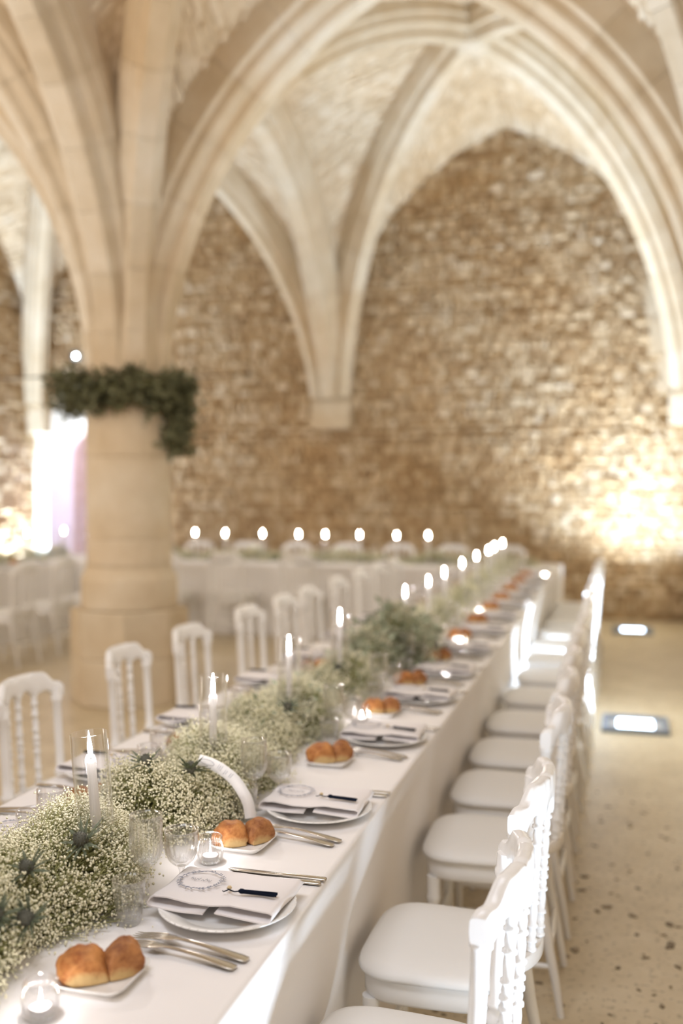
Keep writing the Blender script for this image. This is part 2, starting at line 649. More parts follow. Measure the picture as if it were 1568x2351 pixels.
def arch_pt(L, R, c, z0, e, f):
    """distance from the support and height, at the fraction f of the half arch, e outside the intrados"""
    r = R + e
    tm = math.acos(min(1.0, c / r))
    th = f * tm
    return L - (r * math.cos(th) - c), z0 + r * math.sin(th)


def arch_dims(L, apex, z0, inset=0.30):
    a = L - inset
    rise = apex - z0
    s = rise * rise / a      # R + c
    R = (s + a) / 2
    return R, (s - a) / 2


A_TR = lambda L: (L, *arch_dims(L, 5.05, ZS), ZS)
A_LG = lambda L: (L, *arch_dims(L, 5.15, ZS), ZS)
A_DG = lambda L: (L, *arch_dims(L, 5.70, ZS), ZS)


def wall_edge(L, f):
    R, c, z0 = 3.14 * L / 2.15, 0.99 * L / 2.15, 2.9
    th = f * math.acos(c / R)
    rise = 2.98 / (R * math.sin(math.acos(c / R)))
    return L - (R * math.cos(th) - c), z0 + R * math.sin(th) * rise


# ceiling: webs of the vault -------------------------------------
def cell_fn(corner, mid, centre, wall):
    cx, cy = corner
    LB = math.hypot(mid[0] - cx, mid[1] - cy)
    LD = math.hypot(centre[0] - cx, centre[1] - cy)
    along_y = abs(mid[0] - cx) < 1e-6
    arch = A_LG(LB) if along_y else A_TR(LB)
    dg = A_DG(LD)

    def S(f, u):
        if wall:
            d, z = wall_edge(LB, f)
        else:
            d, z = arch_pt(*arch, E, f)
        b = Vector((cx + (mid[0] - cx) * d / LB, cy + (mid[1] - cy) * d / LB, z))
        d, z = arch_pt(*dg, E, f)
        p = Vector((cx + (centre[0] - cx) * d / LD, cy + (centre[1] - cy) * d / LD, z))
        q = b.lerp(p, u)
        q.z += 0.10 * math.sin(PI * u) * f
        return q
    return S


cells = []
for i in range(2):
    for j in range(3):
        x0, x1, y0, y1 = XS[i], XS[i + 1], YS[j], YS[j + 1]
        cen = ((x0 + x1) / 2, (y0 + y1) / 2)
        for cx in (x0, x1):
            for cy in (y0, y1):
                wy = cy in (YS[0], YS[3])
                wx = cx in (XS[0], XS[2])
                cells.append((cell_fn((cx, cy), (cen[0], cy), cen, wy), j, i))
                cells.append((cell_fn((cx, cy), (cx, cen[1]), cen, wx), j, i))
V, F = [], []
NF, NU = 22, 10
for S, j, i in cells:
    b = len(V)
    for a in range(NF + 1):
        for c in range(NU + 1):
            V.append(S(a / NF, c / NU))
    for a in range(NF):
        for c in range(NU):
            k = b + a * (NU + 1) + c
            F.append((k, k + 1, k + NU + 2, k + NU + 1))
ceiling = tag(link('ceiling', fast_mesh('ceiling', V, F, M['vault_mortar'])), 'ribbed stone vault with rough rubble webs', 'ceiling', kind='structure')


# rubble stones ---------------------------------------------------
def stone_shape(quad, n, proud, rr=0.30):
    """a rough block on the four corners quad, standing proud along n"""
    q = [Vector(p) for p in quad]
    cen = (q[0] + q[1] + q[2] + q[3]) / 4
    ring = []
    for k in range(4):
        a, b, c = q[k - 1], q[k], q[(k + 1) % 4]
        cut1, cut2 = random.uniform(0.12, rr), random.uniform(0.12, rr)
        ring.append(b.lerp(a, cut1))
        ring.append(b.lerp(c, cut2))
    jit = (q[0] - q[2]).length * 0.04
    ring = [p + Vector((random.uniform(-jit, jit), random.uniform(-jit, jit), random.uniform(-jit, jit))) for p in ring]
    tilt = random.uniform(-0.35, 0.35)
    u = (q[1] - q[0]).normalized()
    vs = [p - n * 0.01 for p in ring]
    for p in ring:
        d = p - cen
        k = 1 + tilt * d.dot(u) / max(1e-3, (q[1] - q[0]).length)
        vs.append(cen + d * random.uniform(0.78, 0.9) + n * proud * k * random.uniform(0.75, 1.1))
    vs.append(cen + n * proud * 1.15)
    fs = []
    for k in range(8):
        k2 = (k + 1) % 8
        fs += [(k, k2, 8 + k2), (k, 8 + k2, 8 + k), (8 + k, 8 + k2, 16)]
    return vs, fs


def lay(stones, host, m, name, n_parts=300):
    """the biggest stones become parts of host, the rest one mass"""
    stones.sort(key=lambda s: -s[2])
    for vs, fs, _ in stones[:n_parts]:
        link(name, fast_mesh(name, vs, fs, m, False), host)
    V, F = [], []
    for vs, fs, _ in stones[n_parts:]:
        b = len(V)
        V += vs
        F += [(b + i, b + j, b + k) for i, j, k in fs]
    if V:
        o = link('rubble', fast_mesh('rubble', V, F, m, False), host)
        o['kind'] = 'stuff'


def wall_height(x):
    for i in range(2):
        if XS[i] <= x <= XS[i + 1]:
            L = (XS[i + 1] - XS[i]) / 2
            d = L - abs(x - (XS[i] + XS[i + 1]) / 2)
            best = 0
            for k in range(60):
                dd, z = wall_edge(L, k / 59)
                if dd <= d: best = z
            return best
    return 2.6


def inside_door(x, z, m=0.26):
    if x < DX0 - m or x > DX1 + m: return False
    if z < DSP: return True
    cx, a = (DX0 + DX1) / 2, (DX1 - DX0) / 2 + m
    return ((x - cx) / a) ** 2 + ((z - DSP) / (DTOP - DSP + m)) ** 2 < 1


st = []
z = 0.0
Y = YS[3]
while z < 5.95:
    h = random.uniform(0.07, 0.125)
    x = XS[0] + random.uniform(0, 0.1)
    while x < XS[2] - 0.03:
        wd = min(random.choice((0.07, 0.09, 0.11, 0.13, 0.15, 0.18, 0.22)) * random.uniform(0.8, 1.2), XS[2] - x)
        xm = x + wd / 2
        if z + h / 2 < wall_height(xm) + 0.03 and not inside_door(xm, z + h / 2) and wd > 0.05 and not (abs(xm + 3.52) < 0.2 and z > 2.2) and not (xm > 0.5 and 2.2 < z < 4.0):
            g = 0.012
            wob = 0.012
            j = lambda: random.uniform(-wob, wob)
            q = [(x + g / 2 + j(), Y, z + j()), (x + wd - g / 2 + j(), Y, z + j()), (x + wd - g / 2 + j(), Y, z + h - g + j()), (x + g / 2 + j(), Y, z + h - g + j())]
            vs, fs = stone_shape(q, Vector((0, -1, 0)), random.uniform(0.014, 0.06))
            vis = -3.3 < xm < 0.5 and 0.9 < z
            st.append((vs, fs, wd * h * (1 if vis else 0.2)))
        x += wd
    z += h
lay(st, wall_back, M['rubble'], 'stone')
st = []
z = 0.0
while z < 5.2:
    h = random.uniform(0.07, 0.14)
    y = 5.0
    while y < 12.15:
        wd = random.uniform(0.1, 0.3)
        q = [(XS[0], y + wd - 0.012, z), (XS[0], y, z), (XS[0], y, z + h - 0.012), (XS[0], y + wd - 0.012, z + h - 0.012)]
        vs, fs = stone_shape(q, Vector((1, 0, 0)), random.uniform(0.012, 0.045))
        st.append((vs, fs, wd * h))
        y += wd
    z += h
lay(st, wall_left, M['rubble'], 'stone', 120)

st = []
for S, j, i in cells:
    if j == 0: continue
    f = 0.16
    while f < 0.985:
        p0 = S(f, 0.5)
        p1 = S(min(1, f + 0.02), 0.5)
        df = 0.02 * random.uniform(0.075, 0.13) / max(1e-3, (p1 - p0).length)
        wid = (S(f, 1) - S(f, 0)).length
        u = 0.0
        while u < 1 and wid > 0.15:
            du = random.uniform(0.11, 0.30) / wid
            u1 = min(1, u + du)
            f1 = min(1, f + df)
            if u1 - u > 0.04 / wid:
                gu, gf = 0.006 / wid, df * 0.06
                q = [S(f + gf, u + gu), S(f + gf, u1 - gu), S(f1 - gf, u1 - gu), S(f1 - gf, u + gu)]
                n = (q[1] - q[0]).cross(q[3] - q[0])
                if n.length > 1e-9:
                    n.normalize()
                    if n.z > 0: n = -n
                    if random.random() < 0.86:
                        vs, fs = stone_shape(q, n, random.uniform(0.006, 0.024))
                        st.append((vs, fs, (u1 - u) * wid * (1 if (j == 2 and i == 1) else 0.35)))
            u = u1
        f += df
lay(st, ceiling, M['vault_stone'], 'stone')

# ribs ------------------------------------------------------------
PROF_T = [(-0.075, 0.0), (0.075, 0.0), (0.095, 0.025), (0.10, 0.07), (0.125, 0.095), (0.165, 0.11), (0.18, 0.13), (0.185, 0.19), (0.215, 0.215), (0.215, 0.42),
          (-0.215, 0.42), (-0.215, 0.215), (-0.185, 0.19), (-0.18, 0.13), (-0.165, 0.11), (-0.125, 0.095), (-0.10, 0.07), (-0.095, 0.025)]
PROF_D = [(0.82 * s, r * 0.95) for s, r in PROF_T]


def voussoir_mesh(R, dth, prof, nseg=4, gap=0.0005):
    mb = MB()
    rings = []
    for k in range(nseg + 1):
        th = gap + (dth - 2 * gap) * k / nseg
        ring = []
        for s, r in prof:
            rr = R + r
            ring.append((rr * math.cos(th), s, rr * math.sin(th)))
        rings.append(ring)
    mb.loft(rings, True, True, smooth=False)
    return mb.mesh('voussoir', M['limestone'])


TRIM = [0]


def half_rib(par, sup, mid, arch, prof, cache):
    """voussoirs of a half arch from the support point sup (x, y) to the middle point mid"""
    L, R, c, z0 = arch
    th = math.acos(c / R)
    n = max(5, round(R * th / 0.42))
    key = (round(L, 3), round(R, 3), id(prof))
    if key not in cache:
        cache[key] = voussoir_mesh(R, th / n, prof)
    me = cache[key]
    ang = math.atan2(sup[1] - mid[1], sup[0] - mid[0])
    # arc centre lies c beyond the middle, on the far side from the support
    ux, uy = math.cos(ang), math.sin(ang)
    ctr = (mid[0] - ux * c, mid[1] - uy * c, z0)
    first = 1 if abs(sup[1] - YS[3]) < 0.01 or (sup[0] == XS[0]) else 0
    for k in range(first, n):
        o = link('voussoir', me, par)
        o.matrix_world = Matrix.Translation(ctr) @ Matrix.Rotation(ang, 4, 'Z') @ Matrix.Rotation(-k * th / n, 4, 'Y')


CACHE = {}


def rib(p, q, arch_of, prof, label):
    TRIM[0] += 1
    mid = ((p[0] + q[0]) / 2, (p[1] + q[1]) / 2)
    L = math.hypot(p[0] - mid[0], p[1] - mid[1])
    par = empty('trim_%d' % TRIM[0], (0, 0, 0), 0, label, 'arch', None, 'structure')
    for sup in (p, q):
        half_rib(par, sup, mid, arch_of(L), prof, CACHE)
    # the wedge at the crown, between the radial ends of the two halves
    _, R, c, z0 = arch_of(L)
    th = math.acos(c / R)
    mb = MB()
    mb.loft([[(g * (r * math.cos(th) + 0.0004), s, z0 + (R + r) * math.sin(th)) for s, r in prof] for g in (-1, 1)], True, True, smooth=False)
    o = mb.obj('voussoir', M['limestone'], par)
    o.matrix_world = Matrix.Translation((mid[0], mid[1], 0)) @ Matrix.Rotation(math.atan2(q[1] - p[1], q[0] - p[0]), 4, 'Z')
    return par


rib((XS[1], YS[2]), (XS[2], YS[2]), A_TR, PROF_T, 'broad pointed stone arch from the column to the right wall')
rib((XS[0], YS[2]), (XS[1], YS[2]), A_TR, PROF_T, 'pointed stone arch from the column to the left wall')
rib((XS[1], YS[1]), (XS[2], YS[1]), A_TR, PROF_T, 'pointed stone arch above the near end of the table')
rib((XS[0], YS[1]), (XS[1], YS[1]), A_TR, PROF_T, 'pointed stone arch over the near left aisle')
rib((XS[1], YS[2]), (XS[1], YS[3]), A_LG, PROF_T, 'stone arch from the column back to the wall corbel')
rib((XS[1], YS[1]), (XS[1], YS[2]), A_LG, PROF_T, 'stone arch from the column toward the camera')
for i in range(2):
    for j in (1, 2):
        nm = ['left', 'right'][i] + ' ' + ['near', 'far'][j - 1]
        rib((XS[i], YS[j]), (XS[i + 1], YS[j + 1]), A_DG, PROF_D, 'diagonal vault rib of the %s bay, rising from its near left corner' % nm)
        rib((XS[i + 1], YS[j]), (XS[i], YS[j + 1]), A_DG, PROF_D, 'diagonal vault rib of the %s bay, rising from its near right corner' % nm)
        cx, cy = (XS[i] + XS[i + 1]) / 2, (YS[j] + YS[j + 1]) / 2
        mb = MB()
        mb.lathe([(0.02, 5.66), (0.13, 5.665), (0.17, 5.70), (0.17, 5.76), (0.22, 5.80), (0.22, 6.05)], 20)
        mb_o = mb.obj('keystone', M['limestone'], None, (cx, cy, 0))
        tag(mb_o, 'round keystone where the ribs of the %s bay cross' % nm, 'keystone', kind='structure')

# column ----------------------------------------------------------
CX, CY = XS[1], YS[2]
col = empty('column', (CX, CY, 0), 0, 'round stone column with stepped base left of the table', 'column', None, 'structure')


def octring(r, z, n=8, rot=PI / 8):
    return [(r / math.cos(PI / n) * math.cos(rot + 2 * PI * k / n), r / math.cos(PI / n) * math.sin(rot + 2 * PI * k / n), z) for k in range(n)]


for (z0, z1, r0) in ((0.0, 0.34, 0.40), (0.342, 0.68, 0.40)):
    mb = MB()
    mb.loft([octring(r0 - 0.008, z0), octring(r0, z0 + 0.008), octring(r0, z1 - 0.012), octring(r0 - 0.012, z1)], smooth=False)
    mb.obj('plinth_block', M['limestone'], col)
mb = MB()
mb.lathe([(0.345, 0.684), (0.350, 0.688), (0.352, 0.693), (0.352, 0.70), (0.352, 0.72), (0.352, 0.87), (0.352, 0.89), (0.3515, 0.90), (0.345, 0.915), (0.335, 0.93), (0.322, 0.965), (0.313, 0.998)], 48)
mb.obj('base_moulding', M['limestone'], col)
for (z0, z1) in ((1.0, 1.20), (1.2, 1.79), (1.79, 2.37), (2.37, 2.9)):
    mb = MB()
    mb.lathe([(0.305, z0 + 0.001), (0.3085, z0 + 0.003), (0.31, z0 + 0.007), (0.31, z0 + 0.011), (0.31, z0 + 0.03), (0.31, z1 - 0.03), (0.31, z1 - 0.011), (0.31, z1 - 0.007), (0.3085, z1 - 0.003), (0.305, z1 - 0.001)], 48)
    mb.obj('drum', M['limestone'], col)
# corbels
for (x, y, nm, lab) in ((XS[1], YS[3], 'wall', 'square stone corbel below the ribs on the back wall'),
                        (XS[2] - 0.02, YS[3], 'corner', 'white stone corbel in the right corner of the back wall'),
                        (XS[0] + 0.05, YS[3], 'corner', 'stone corbel under the bright rib left of the column'),
                        (XS[0], YS[2], 'side', 'stone corbel on the left side wall level with the column')):
    c = empty('corbel', (x, y, 0), PI / 2 if nm == 'side' else 0, lab, 'corbel', None, 'structure')
    mb = MB()
    mb.box(-0.24, 0.24, -0.22, 0.1, 2.29, 2.64, 0.012)
    mb.obj('corbel_block', M['limestone'], c)
    mb = MB()
    mb.loft([[(-0.2, 0, 2.64), (0.2, 0, 2.64), (0.2, -0.2, 2.64), (-0.2, -0.2, 2.64)],
             [(-0.17, 0, 2.72), (0.17, 0, 2.72), (0.17, -0.17, 2.72), (-0.17, -0.17, 2.72)],
             [(-0.2, 0, 3.2), (0.2, 0, 3.2), (0.17, -0.16, 3.2), (-0.17, -0.16, 3.2)]], smooth=False)
    mb.obj('springer', M['limestone'], c)
mb = MB()
for k, (z0, z1, x0) in enumerate(((2.66, 3.1, 0.42), (3.104, 3.55, 0.30), (3.554, 3.98, 0.26))):
    mb.box(x0, XS[2], YS[3] - 0.05, YS[3] + 0.1, z0, z1, 0.008)
tag(mb.obj('trim_20', M['limestone']), 'smooth dressed stone blocks in the right corner', 'stone blocks', kind='structure')
c = empty('pillar', (XS[2], YS[2], 0), 0, 'half round stone pier on the right wall', 'pier', None, 'structure')
mb = MB()
mb.lathe([(0.30, 0), (0.30, 2.9)], 32)
mb.obj('shaft', M['limestone'], c)

# ------------------------------------------------------------------ floor lights (uplighters)


def uplight(x, y, power, label, spread=150):
    r = empty('floor_light', (x, y, 0), 0, label, 'floor light', 'uplights set on the floor')
    mb = MB()
    o, i, h = 0.21, 0.165, 0.03
    for (a, b, c, d) in ((-o, o, -o, -i), (-o, o, i, o), (-o, -i, -i, i), (i, o, -i, i)):
        mb.box(a, b, c, d, 0.0, h, 0.004)
    mb.obj('frame', M['lamp_frame'], r)
    mb = MB()
    mb.box(-i, i, -i, i, 0.0, 0.016)
    mb.obj('reflector', M['reflector'], r)
    mb = MB()
    mb.box(-0.115, 0.115, -0.115, 0.115, 0.016, 0.022, 0.002)
    mb.obj('lens', M['led'], r)
    d = bpy.data.lights.new('uplight', 'AREA')
    d.size = 0.22
    d.energy = power
    d.color = COOL
    d.spread = math.radians(spread)
    lo = bpy.data.objects.new('uplight', d)
    C.objects.link(lo)
    lo.parent = r
    lo.location = (0, 0, 0.035)
    lo.rotation_euler = (PI, 0, 0)
    return r


uplight(0.10, 6.78, 165, 'square floor uplight on the right, nearer of two in view')
uplight(0.13, 11.20, 135, 'square floor uplight at the foot of the back wall, farther of two in view', 115)
uplight(0.50, 1.45, 44, 'square floor uplight just below the frame beside the near chairs')
uplight(-7.74, 11.45, 250, 'square floor uplight at the left end of the back wall')
uplight(-7.4, 6.7, 130, 'square floor uplight by the left wall level with the column')

# ------------------------------------------------------------------ tables: cloths to the floor
TZ = 0.75
TX0, TX1 = -1.55, -0.592


def cloth(name, x0, x1, y0, y1, label, seed, steps=0.035, tuck=0.0):
    r = random.Random(seed)
    pts = []          # perimeter points with outward normals

    def edge(ax, ay, bx, by, nx, ny):
        n = max(2, int(math.hypot(bx - ax, by - ay) / steps))
        for k in range(n):
            t = k / n
            pts.append((ax + (bx - ax) * t, ay + (by - ay) * t, nx, ny))
    cr = 0.012
    edge(x0 + cr, y0, x1 - cr, y0, 0, -1)
    pts.append((x1 - cr * 0.3, y0 + cr * 0.3, 0.7, -0.7))
    edge(x1, y0 + cr, x1, y1 - cr, 1, 0)
    pts.append((x1 - cr * 0.3, y1 - cr * 0.3, 0.7, 0.7))
    edge(x1 - cr, y1, x0 + cr, y1, 0, 1)
    pts.append((x0 + cr * 0.3, y1 - cr * 0.3, -0.7, 0.7))
    edge(x0, y1 - cr, x0, y0 + cr, -1, 0)
    pts.append((x0 + cr * 0.3, y0 + cr * 0.3, -0.7, -0.7))
    rings = []
    cx, cy = (x0 + x1) / 2, (y0 + y1) / 2
    ph = r.uniform(0, 9)
    prof = [(0.0, -0.012, TZ), (0.0, -0.004, TZ - 0.001), (0.0, 0.0, TZ - 0.006), (0.10, 0.002, TZ - 0.05), (0.3, 0.003, TZ - 0.2), (0.6, 0.004, TZ - 0.42), (0.85, 0.004, TZ - 0.6), (1.0, 0.005, 0.004)]
    for (amp, out, z) in prof:
        ring = []
        s = 0
        for k, (x, y, nx, ny) in enumerate(pts):
            s = k * steps
            wv = math.sin(s * 11 + ph) * 0.5 + math.sin(s * 5.3 + 1.7 * ph) * 0.6 + math.sin(s * 23 + 2 * ph) * 0.25
            d = out + amp * 0.011 * wv - (tuck * min(1.0, amp / 0.3) if nx > 0 else 0.0)
            ring.append((x + nx * d, y + ny * d, z))
        rings.append(ring)
    mb = MB()
    mb.loft(rings, True, False)
    # a grid on the top would be flat anyway: one n-gon closes it
    return tag(mb.obj(name, M['cloth']), label, 'tablecloth')


cloth('tablecloth', TX0, TX1, 0.7, 9.86, 'long white linen cloth of the table running into the distance', 1, tuck=0.036)
cloth('tablecloth', -6.80, TX1, 9.89, 10.80, 'white linen cloth of the cross table below the back wall', 2)
cloth('tablecloth', -6.80, -5.86, 6.75, 9.86, 'white linen cloth of the table behind the column on the left', 3)

# ------------------------------------------------------------------ chair


def chair_proto(loc, rz, label, group):
    r = empty('chair', loc, rz, label, 'chair', group)
    ch = M['chair']

    def sq(hx, hyf, hyb, z, n=36, p=4.0, cx=0.0):
        out = []
        for k in range(n):
            a = 2 * PI * k / n
            ca, sa = math.cos(a), math.sin(a)
            x = math.copysign(abs(ca) ** (2 / p), ca)
            y = math.copysign(abs(sa) ** (2 / p), sa)
            hy = hyb + (hyf - hyb) * (x + 1) / 2
            out.append((cx + x * hx, y * hy, z))
        return out
    mb = MB()
    rings = [sq(0.172, 0.196, 0.181, 0.443, cx=-0.015), sq(0.186, 0.210, 0.194, 0.445, cx=-0.015), sq(0.190, 0.2135, 0.197, 0.453, cx=-0.015), sq(0.184, 0.207, 0.191, 0.465, cx=-0.015), sq(0.165, 0.186, 0.171, 0.474, cx=-0.015),
             sq(0.12, 0.13, 0.12, 0.479, cx=-0.015), sq(0.05, 0.055, 0.05, 0.481, cx=-0.015)]
    mb.loft(rings)
    mb.obj('seat_pad', M['pad'], r)
    mb = MB()
    ro, ri = [], []
    mb.loft([sq(0.160, 0.183, 0.167, 0.385, cx=-0.015), sq(0.172, 0.195, 0.179, 0.387, cx=-0.015), sq(0.176, 0.199, 0.183, 0.394, cx=-0.015), sq(0.176, 0.199, 0.183, 0.426, cx=-0.015), sq(0.168, 0.190, 0.174, 0.4425, cx=-0.015)], False, True)
    mb.loft([sq(0.160, 0.183, 0.167, 0.385, cx=-0.015), sq(0.153, 0.175, 0.16, 0.42, cx=-0.015)], False, True)
    mb.obj('seat_frame', ch, r)
    # front legs: turned
    lp = [(0.010, 0.0), (0.012, 0.006), (0.013, 0.08), (0.0155, 0.2), (0.017, 0.27), (0.021, 0.275), (0.021, 0.285), (0.017, 0.29), (0.019, 0.31), (0.022, 0.318), (0.022, 0.328), (0.019, 0.336), (0.021, 0.39)]
    mb = MB()
    mb.lathe(lp, 12)
    fl = mb.mesh('leg', ch)
    for s in (-1, 1):
        link('leg', fl, r, (0.128, s * 0.163, 0))
    mb = MB()
    mb.tube([(-0.255, 0, 0.0), (-0.235, 0, 0.12), (-0.205, 0, 0.27), (-0.185, 0, 0.40)], [0.0105, 0.0135, 0.0165, 0.019], 12)
    rl = mb.mesh('leg', ch)
    for s in (-1, 1):
        link('leg', rl, r, (0, s * 0.165, 0))
    # back posts
    def post_path(y):
        P, R = [], []
        for (z, rad) in ((0.40, 0.019), (0.455, 0.019), (0.462, 0.024), (0.472, 0.024), (0.478, 0.018), (0.488, 0.018), (0.494, 0.024), (0.503, 0.024), (0.509, 0.018), (0.522, 0.018), (0.528, 0.023), (0.537, 0.023),
                         (0.543, 0.016), (0.60, 0.0155), (0.70, 0.0155), (0.79, 0.017), (0.795, 0.021), (0.806, 0.021), (0.812, 0.018), (0.84, 0.018)):
            P.append((-0.185 - 0.055 * (z - 0.40), y, z))
            R.append(rad)
        return P, R
    for s in (-1, 1):
        mb = MB()
        mb.tube(*post_path(0.163 * s), 12)
        mb.obj('back_post', ch, r)
    # spindles
    mb = MB()
    P, R = [], []
    sp = [(0.50, 0.007)]
    z = 0.505
    segs = [0.02, 0.035, 0.055, 0.03, 0.02, 0.03, 0.055, 0.04, 0.03]
    for h in segs:
        sp += [(z, 0.0095), (z + 0.004, 0.0145), (z + 0.009, 0.0145), (z + 0.012, 0.0105), (z + h * 0.7, 0.0118)]
        z += h
    sp += [(0.83, 0.009)]
    for (zz, rad) in sp:
        P.append((-0.185 - 0.055 * (zz - 0.40), 0, zz))
        R.append(rad)
    mb.tube(P, R, 10)
    sm = mb.mesh('spindle', ch)
    for y in (-0.083, 0, 0.083):
        link('spindle', sm, r, (-0.052 * (1 - (y / 0.18) ** 2), y, 0))

    # rails with a rounded section
    def rail(zt, zb, y0, y1, hx, n=57):
        mb = MB()
        rings = []
        for k in range(n):
            y = y0 + (y1 - y0) * k / (n - 1)
            a, b = zb(y), zt(y)
            m, h = (a + b) / 2, (b - a) / 2
            x = -0.185 - 0.055 * (m - 0.40) - 0.052 * (1 - (y / 0.18) ** 2)
            ring = []
            for q in range(12):
                t = 2 * PI * q / 12
                cx, sx = math.cos(t), math.sin(t)
                ring.append((x + hx * math.copysign(abs(cx) ** 0.45, cx), y, m + h * math.copysign(abs(sx) ** 0.45, sx)))
            rings.append(ring)
        mb.loft(rings)
        return mb

    def top(y):
        a = abs(y)
        z = 0.910
        if a < 0.04: return z
        if a < 0.062: return z - 0.006 * math.sin(PI * (a - 0.04) / 0.022)
        if a < 0.115: return z - 0.002 + 0.002 * math.cos((a - 0.062) / 0.056 * PI)
        t = min(1, (a - 0.115) / 0.045)
        z = z - 0.004 - 0.040 * t * t * (3 - 2 * t)
        if a > 0.168: z -= 0.014 * ((a - 0.168) / 0.017) ** 2
        return z

    def bot(y):
        a = abs(y)
        if a > 0.168: return 0.806
        return 0.802 + 0.046 * max(0.0, abs(math.sin(PI * y / 0.083))) ** 0.6 * (1.0 if a < 0.1 else 0.72)
    rail(top, bot, -0.185, 0.185, 0.016, 97).obj('top_rail', ch, r)
    rail(lambda y: 0.516 - 0.012 * (1 - (y / 0.17) ** 2), lambda y: 0.484 - 0.02 * (1 - (y / 0.17) ** 2), -0.17, 0.17, 0.012, 25).obj('lower_rail', ch, r)
    # stretchers
    mb = MB()
    mb.tube([(0.128, -0.163, 0.21), (0.128, -0.06, 0.21), (0.128, 0.06, 0.21), (0.128, 0.163, 0.21)], [0.008, 0.011, 0.011, 0.008], 8)
    mb.obj('stretcher', ch, r)
    for s in (-1, 1):
        mb = MB()
        mb.tube([(0.128, s * 0.163, 0.15), (0.05, s * 0.164, 0.15), (-0.1, s * 0.17, 0.15), (-0.23, s * 0.165, 0.15)], [0.008, 0.011, 0.011, 0.008], 8)
        mb.obj('stretcher', ch, r)
    mb = MB()
    mb.tube([(-0.222, -0.165, 0.19), (-0.222, 0, 0.19), (-0.222, 0.165, 0.19)], [0.008, 0.011, 0.008], 8)
    mb.obj('stretcher', ch, r)
    return r


CH_R = [1.845, 2.395, 3.145, 3.69, 4.20, 4.76, 5.36, 5.97, 6.57, 7.17, 7.77, 8.37, 8.97, 9.52]
gR = 'white chairs along the right side of the long table'
proto = None
for k, y in enumerate(CH_R):
    lab = 'white spindle back chair, %s from the near end along the right of the long table' % ordn(k)
    loc = (-0.422 + random.uniform(-0.008, 0.008), y, 0)
    rz = PI + random.uniform(-0.03, 0.03)
    if proto is None:
        proto = chair_proto(loc, rz, lab, gR)
    else:
        dup(proto, loc, rz, lab, gR)
CH_L = [3.05, 3.77, 4.40, 5.20, 5.80, 6.32, 7.05, 7.70, 8.30, 8.95]
for k, y in enumerate(CH_L):
    dup(proto, (-1.785 + random.uniform(-0.015, 0.015), y, 0), random.uniform(-0.04, 0.04), 'white spindle back chair, %s from the near end along the left of the long table' % ordn(k), 'white chairs along the left side of the long table')
for k, x in enumerate((-5.6, -4.95, -4.33, -3.7, -3.08, -2.46, -1.84, -1.2)):
    dup(proto, (x, 11.02, 0), -PI / 2, 'white chair behind the cross table against the back wall, %s from the left' % ordn(k), 'white chairs behind the cross table')
for k, x in enumerate((-4.55, -3.86, -3.1)):
    dup(proto, (x, 9.62, 0), PI / 2, 'white chair in front of the cross table, %s from the left' % ordn(k), 'white chairs in front of the cross table')
for k, y in enumerate((7.0, 7.65, 8.30, 8.95)):
    dup(proto, (-5.25, y, 0), PI, 'white chair at the left table behind the column, %s from the near end' % ordn(k), 'white chairs at the left table')

# ------------------------------------------------------------------ tableware prototypes (first use is moved, then copied)
Zc = TZ + 0.0005


class Kit:
    """the first call makes the thing, later calls copy it with its parts"""

    def __init__(self, make):
        self.make, self.p = make, None

    def __call__(self, loc, rz, label, group, rot=None):
        if self.p is None:
            self.p = self.make()
            o = self.p
            o.location = loc
            o.rotation_euler = rot if rot else (0, 0, rz)
            o['label'] = label
            o['group'] = group
            return o
        return dup(self.p, loc, rz, label, group, rot)


def mk_plate():
    r = empty('dinner_plate', label='x', cat='plate')
    mb = MB()
    mb.lathe([(0.07, 0.0), (0.078, 0.0), (0.082, 0.003), (0.10, 0.009), (0.132, 0.019), (0.1345, 0.0205), (0.134, 0.0225), (0.13, 0.0225), (0.10, 0.0135), (0.092, 0.009), (0.085, 0.0065), (0.04, 0.006), (0.002, 0.006)], 56)
    mb.obj('plate_body', M['china'], r)
    mb = MB()
    for k in range(48):
        a = 2 * PI * k / 48
        x, y = 0.1325 * math.cos(a), 0.1325 * math.sin(a)
        mb.lathe([(0.0006, 0.0), (0.0024, 0.0008), (0.0024, 0.0016), (0.0006, 0.0025)], 6, (x, y, 0.0214))
    mb.obj('beaded_rim', M['china'], r)
    return r


def mk_square_plate():
    r = empty('bread_plate', label='x', cat='plate')

    def sq(h, z, lift=0.0):
        out = []
        for k in range(40):
            a = 2 * PI * k / 40
            ca, sa = math.cos(a), math.sin(a)
            x, y = math.copysign(abs(ca) ** 0.22, ca), math.copysign(abs(sa) ** 0.22, sa)
            out.append((x * h, y * h, z + lift * (min(abs(x), abs(y)) ** 4)))
        return out
    mb = MB()
    mb.loft([sq(0.046, 0.0), sq(0.05, 0.003), sq(0.0635, 0.013, 0.005), sq(0.0635, 0.015, 0.005), sq(0.052, 0.0075, 0.001), sq(0.044, 0.005), sq(0.01, 0.005)])
    mb.obj('plate_body', M['china'], r)
    return r


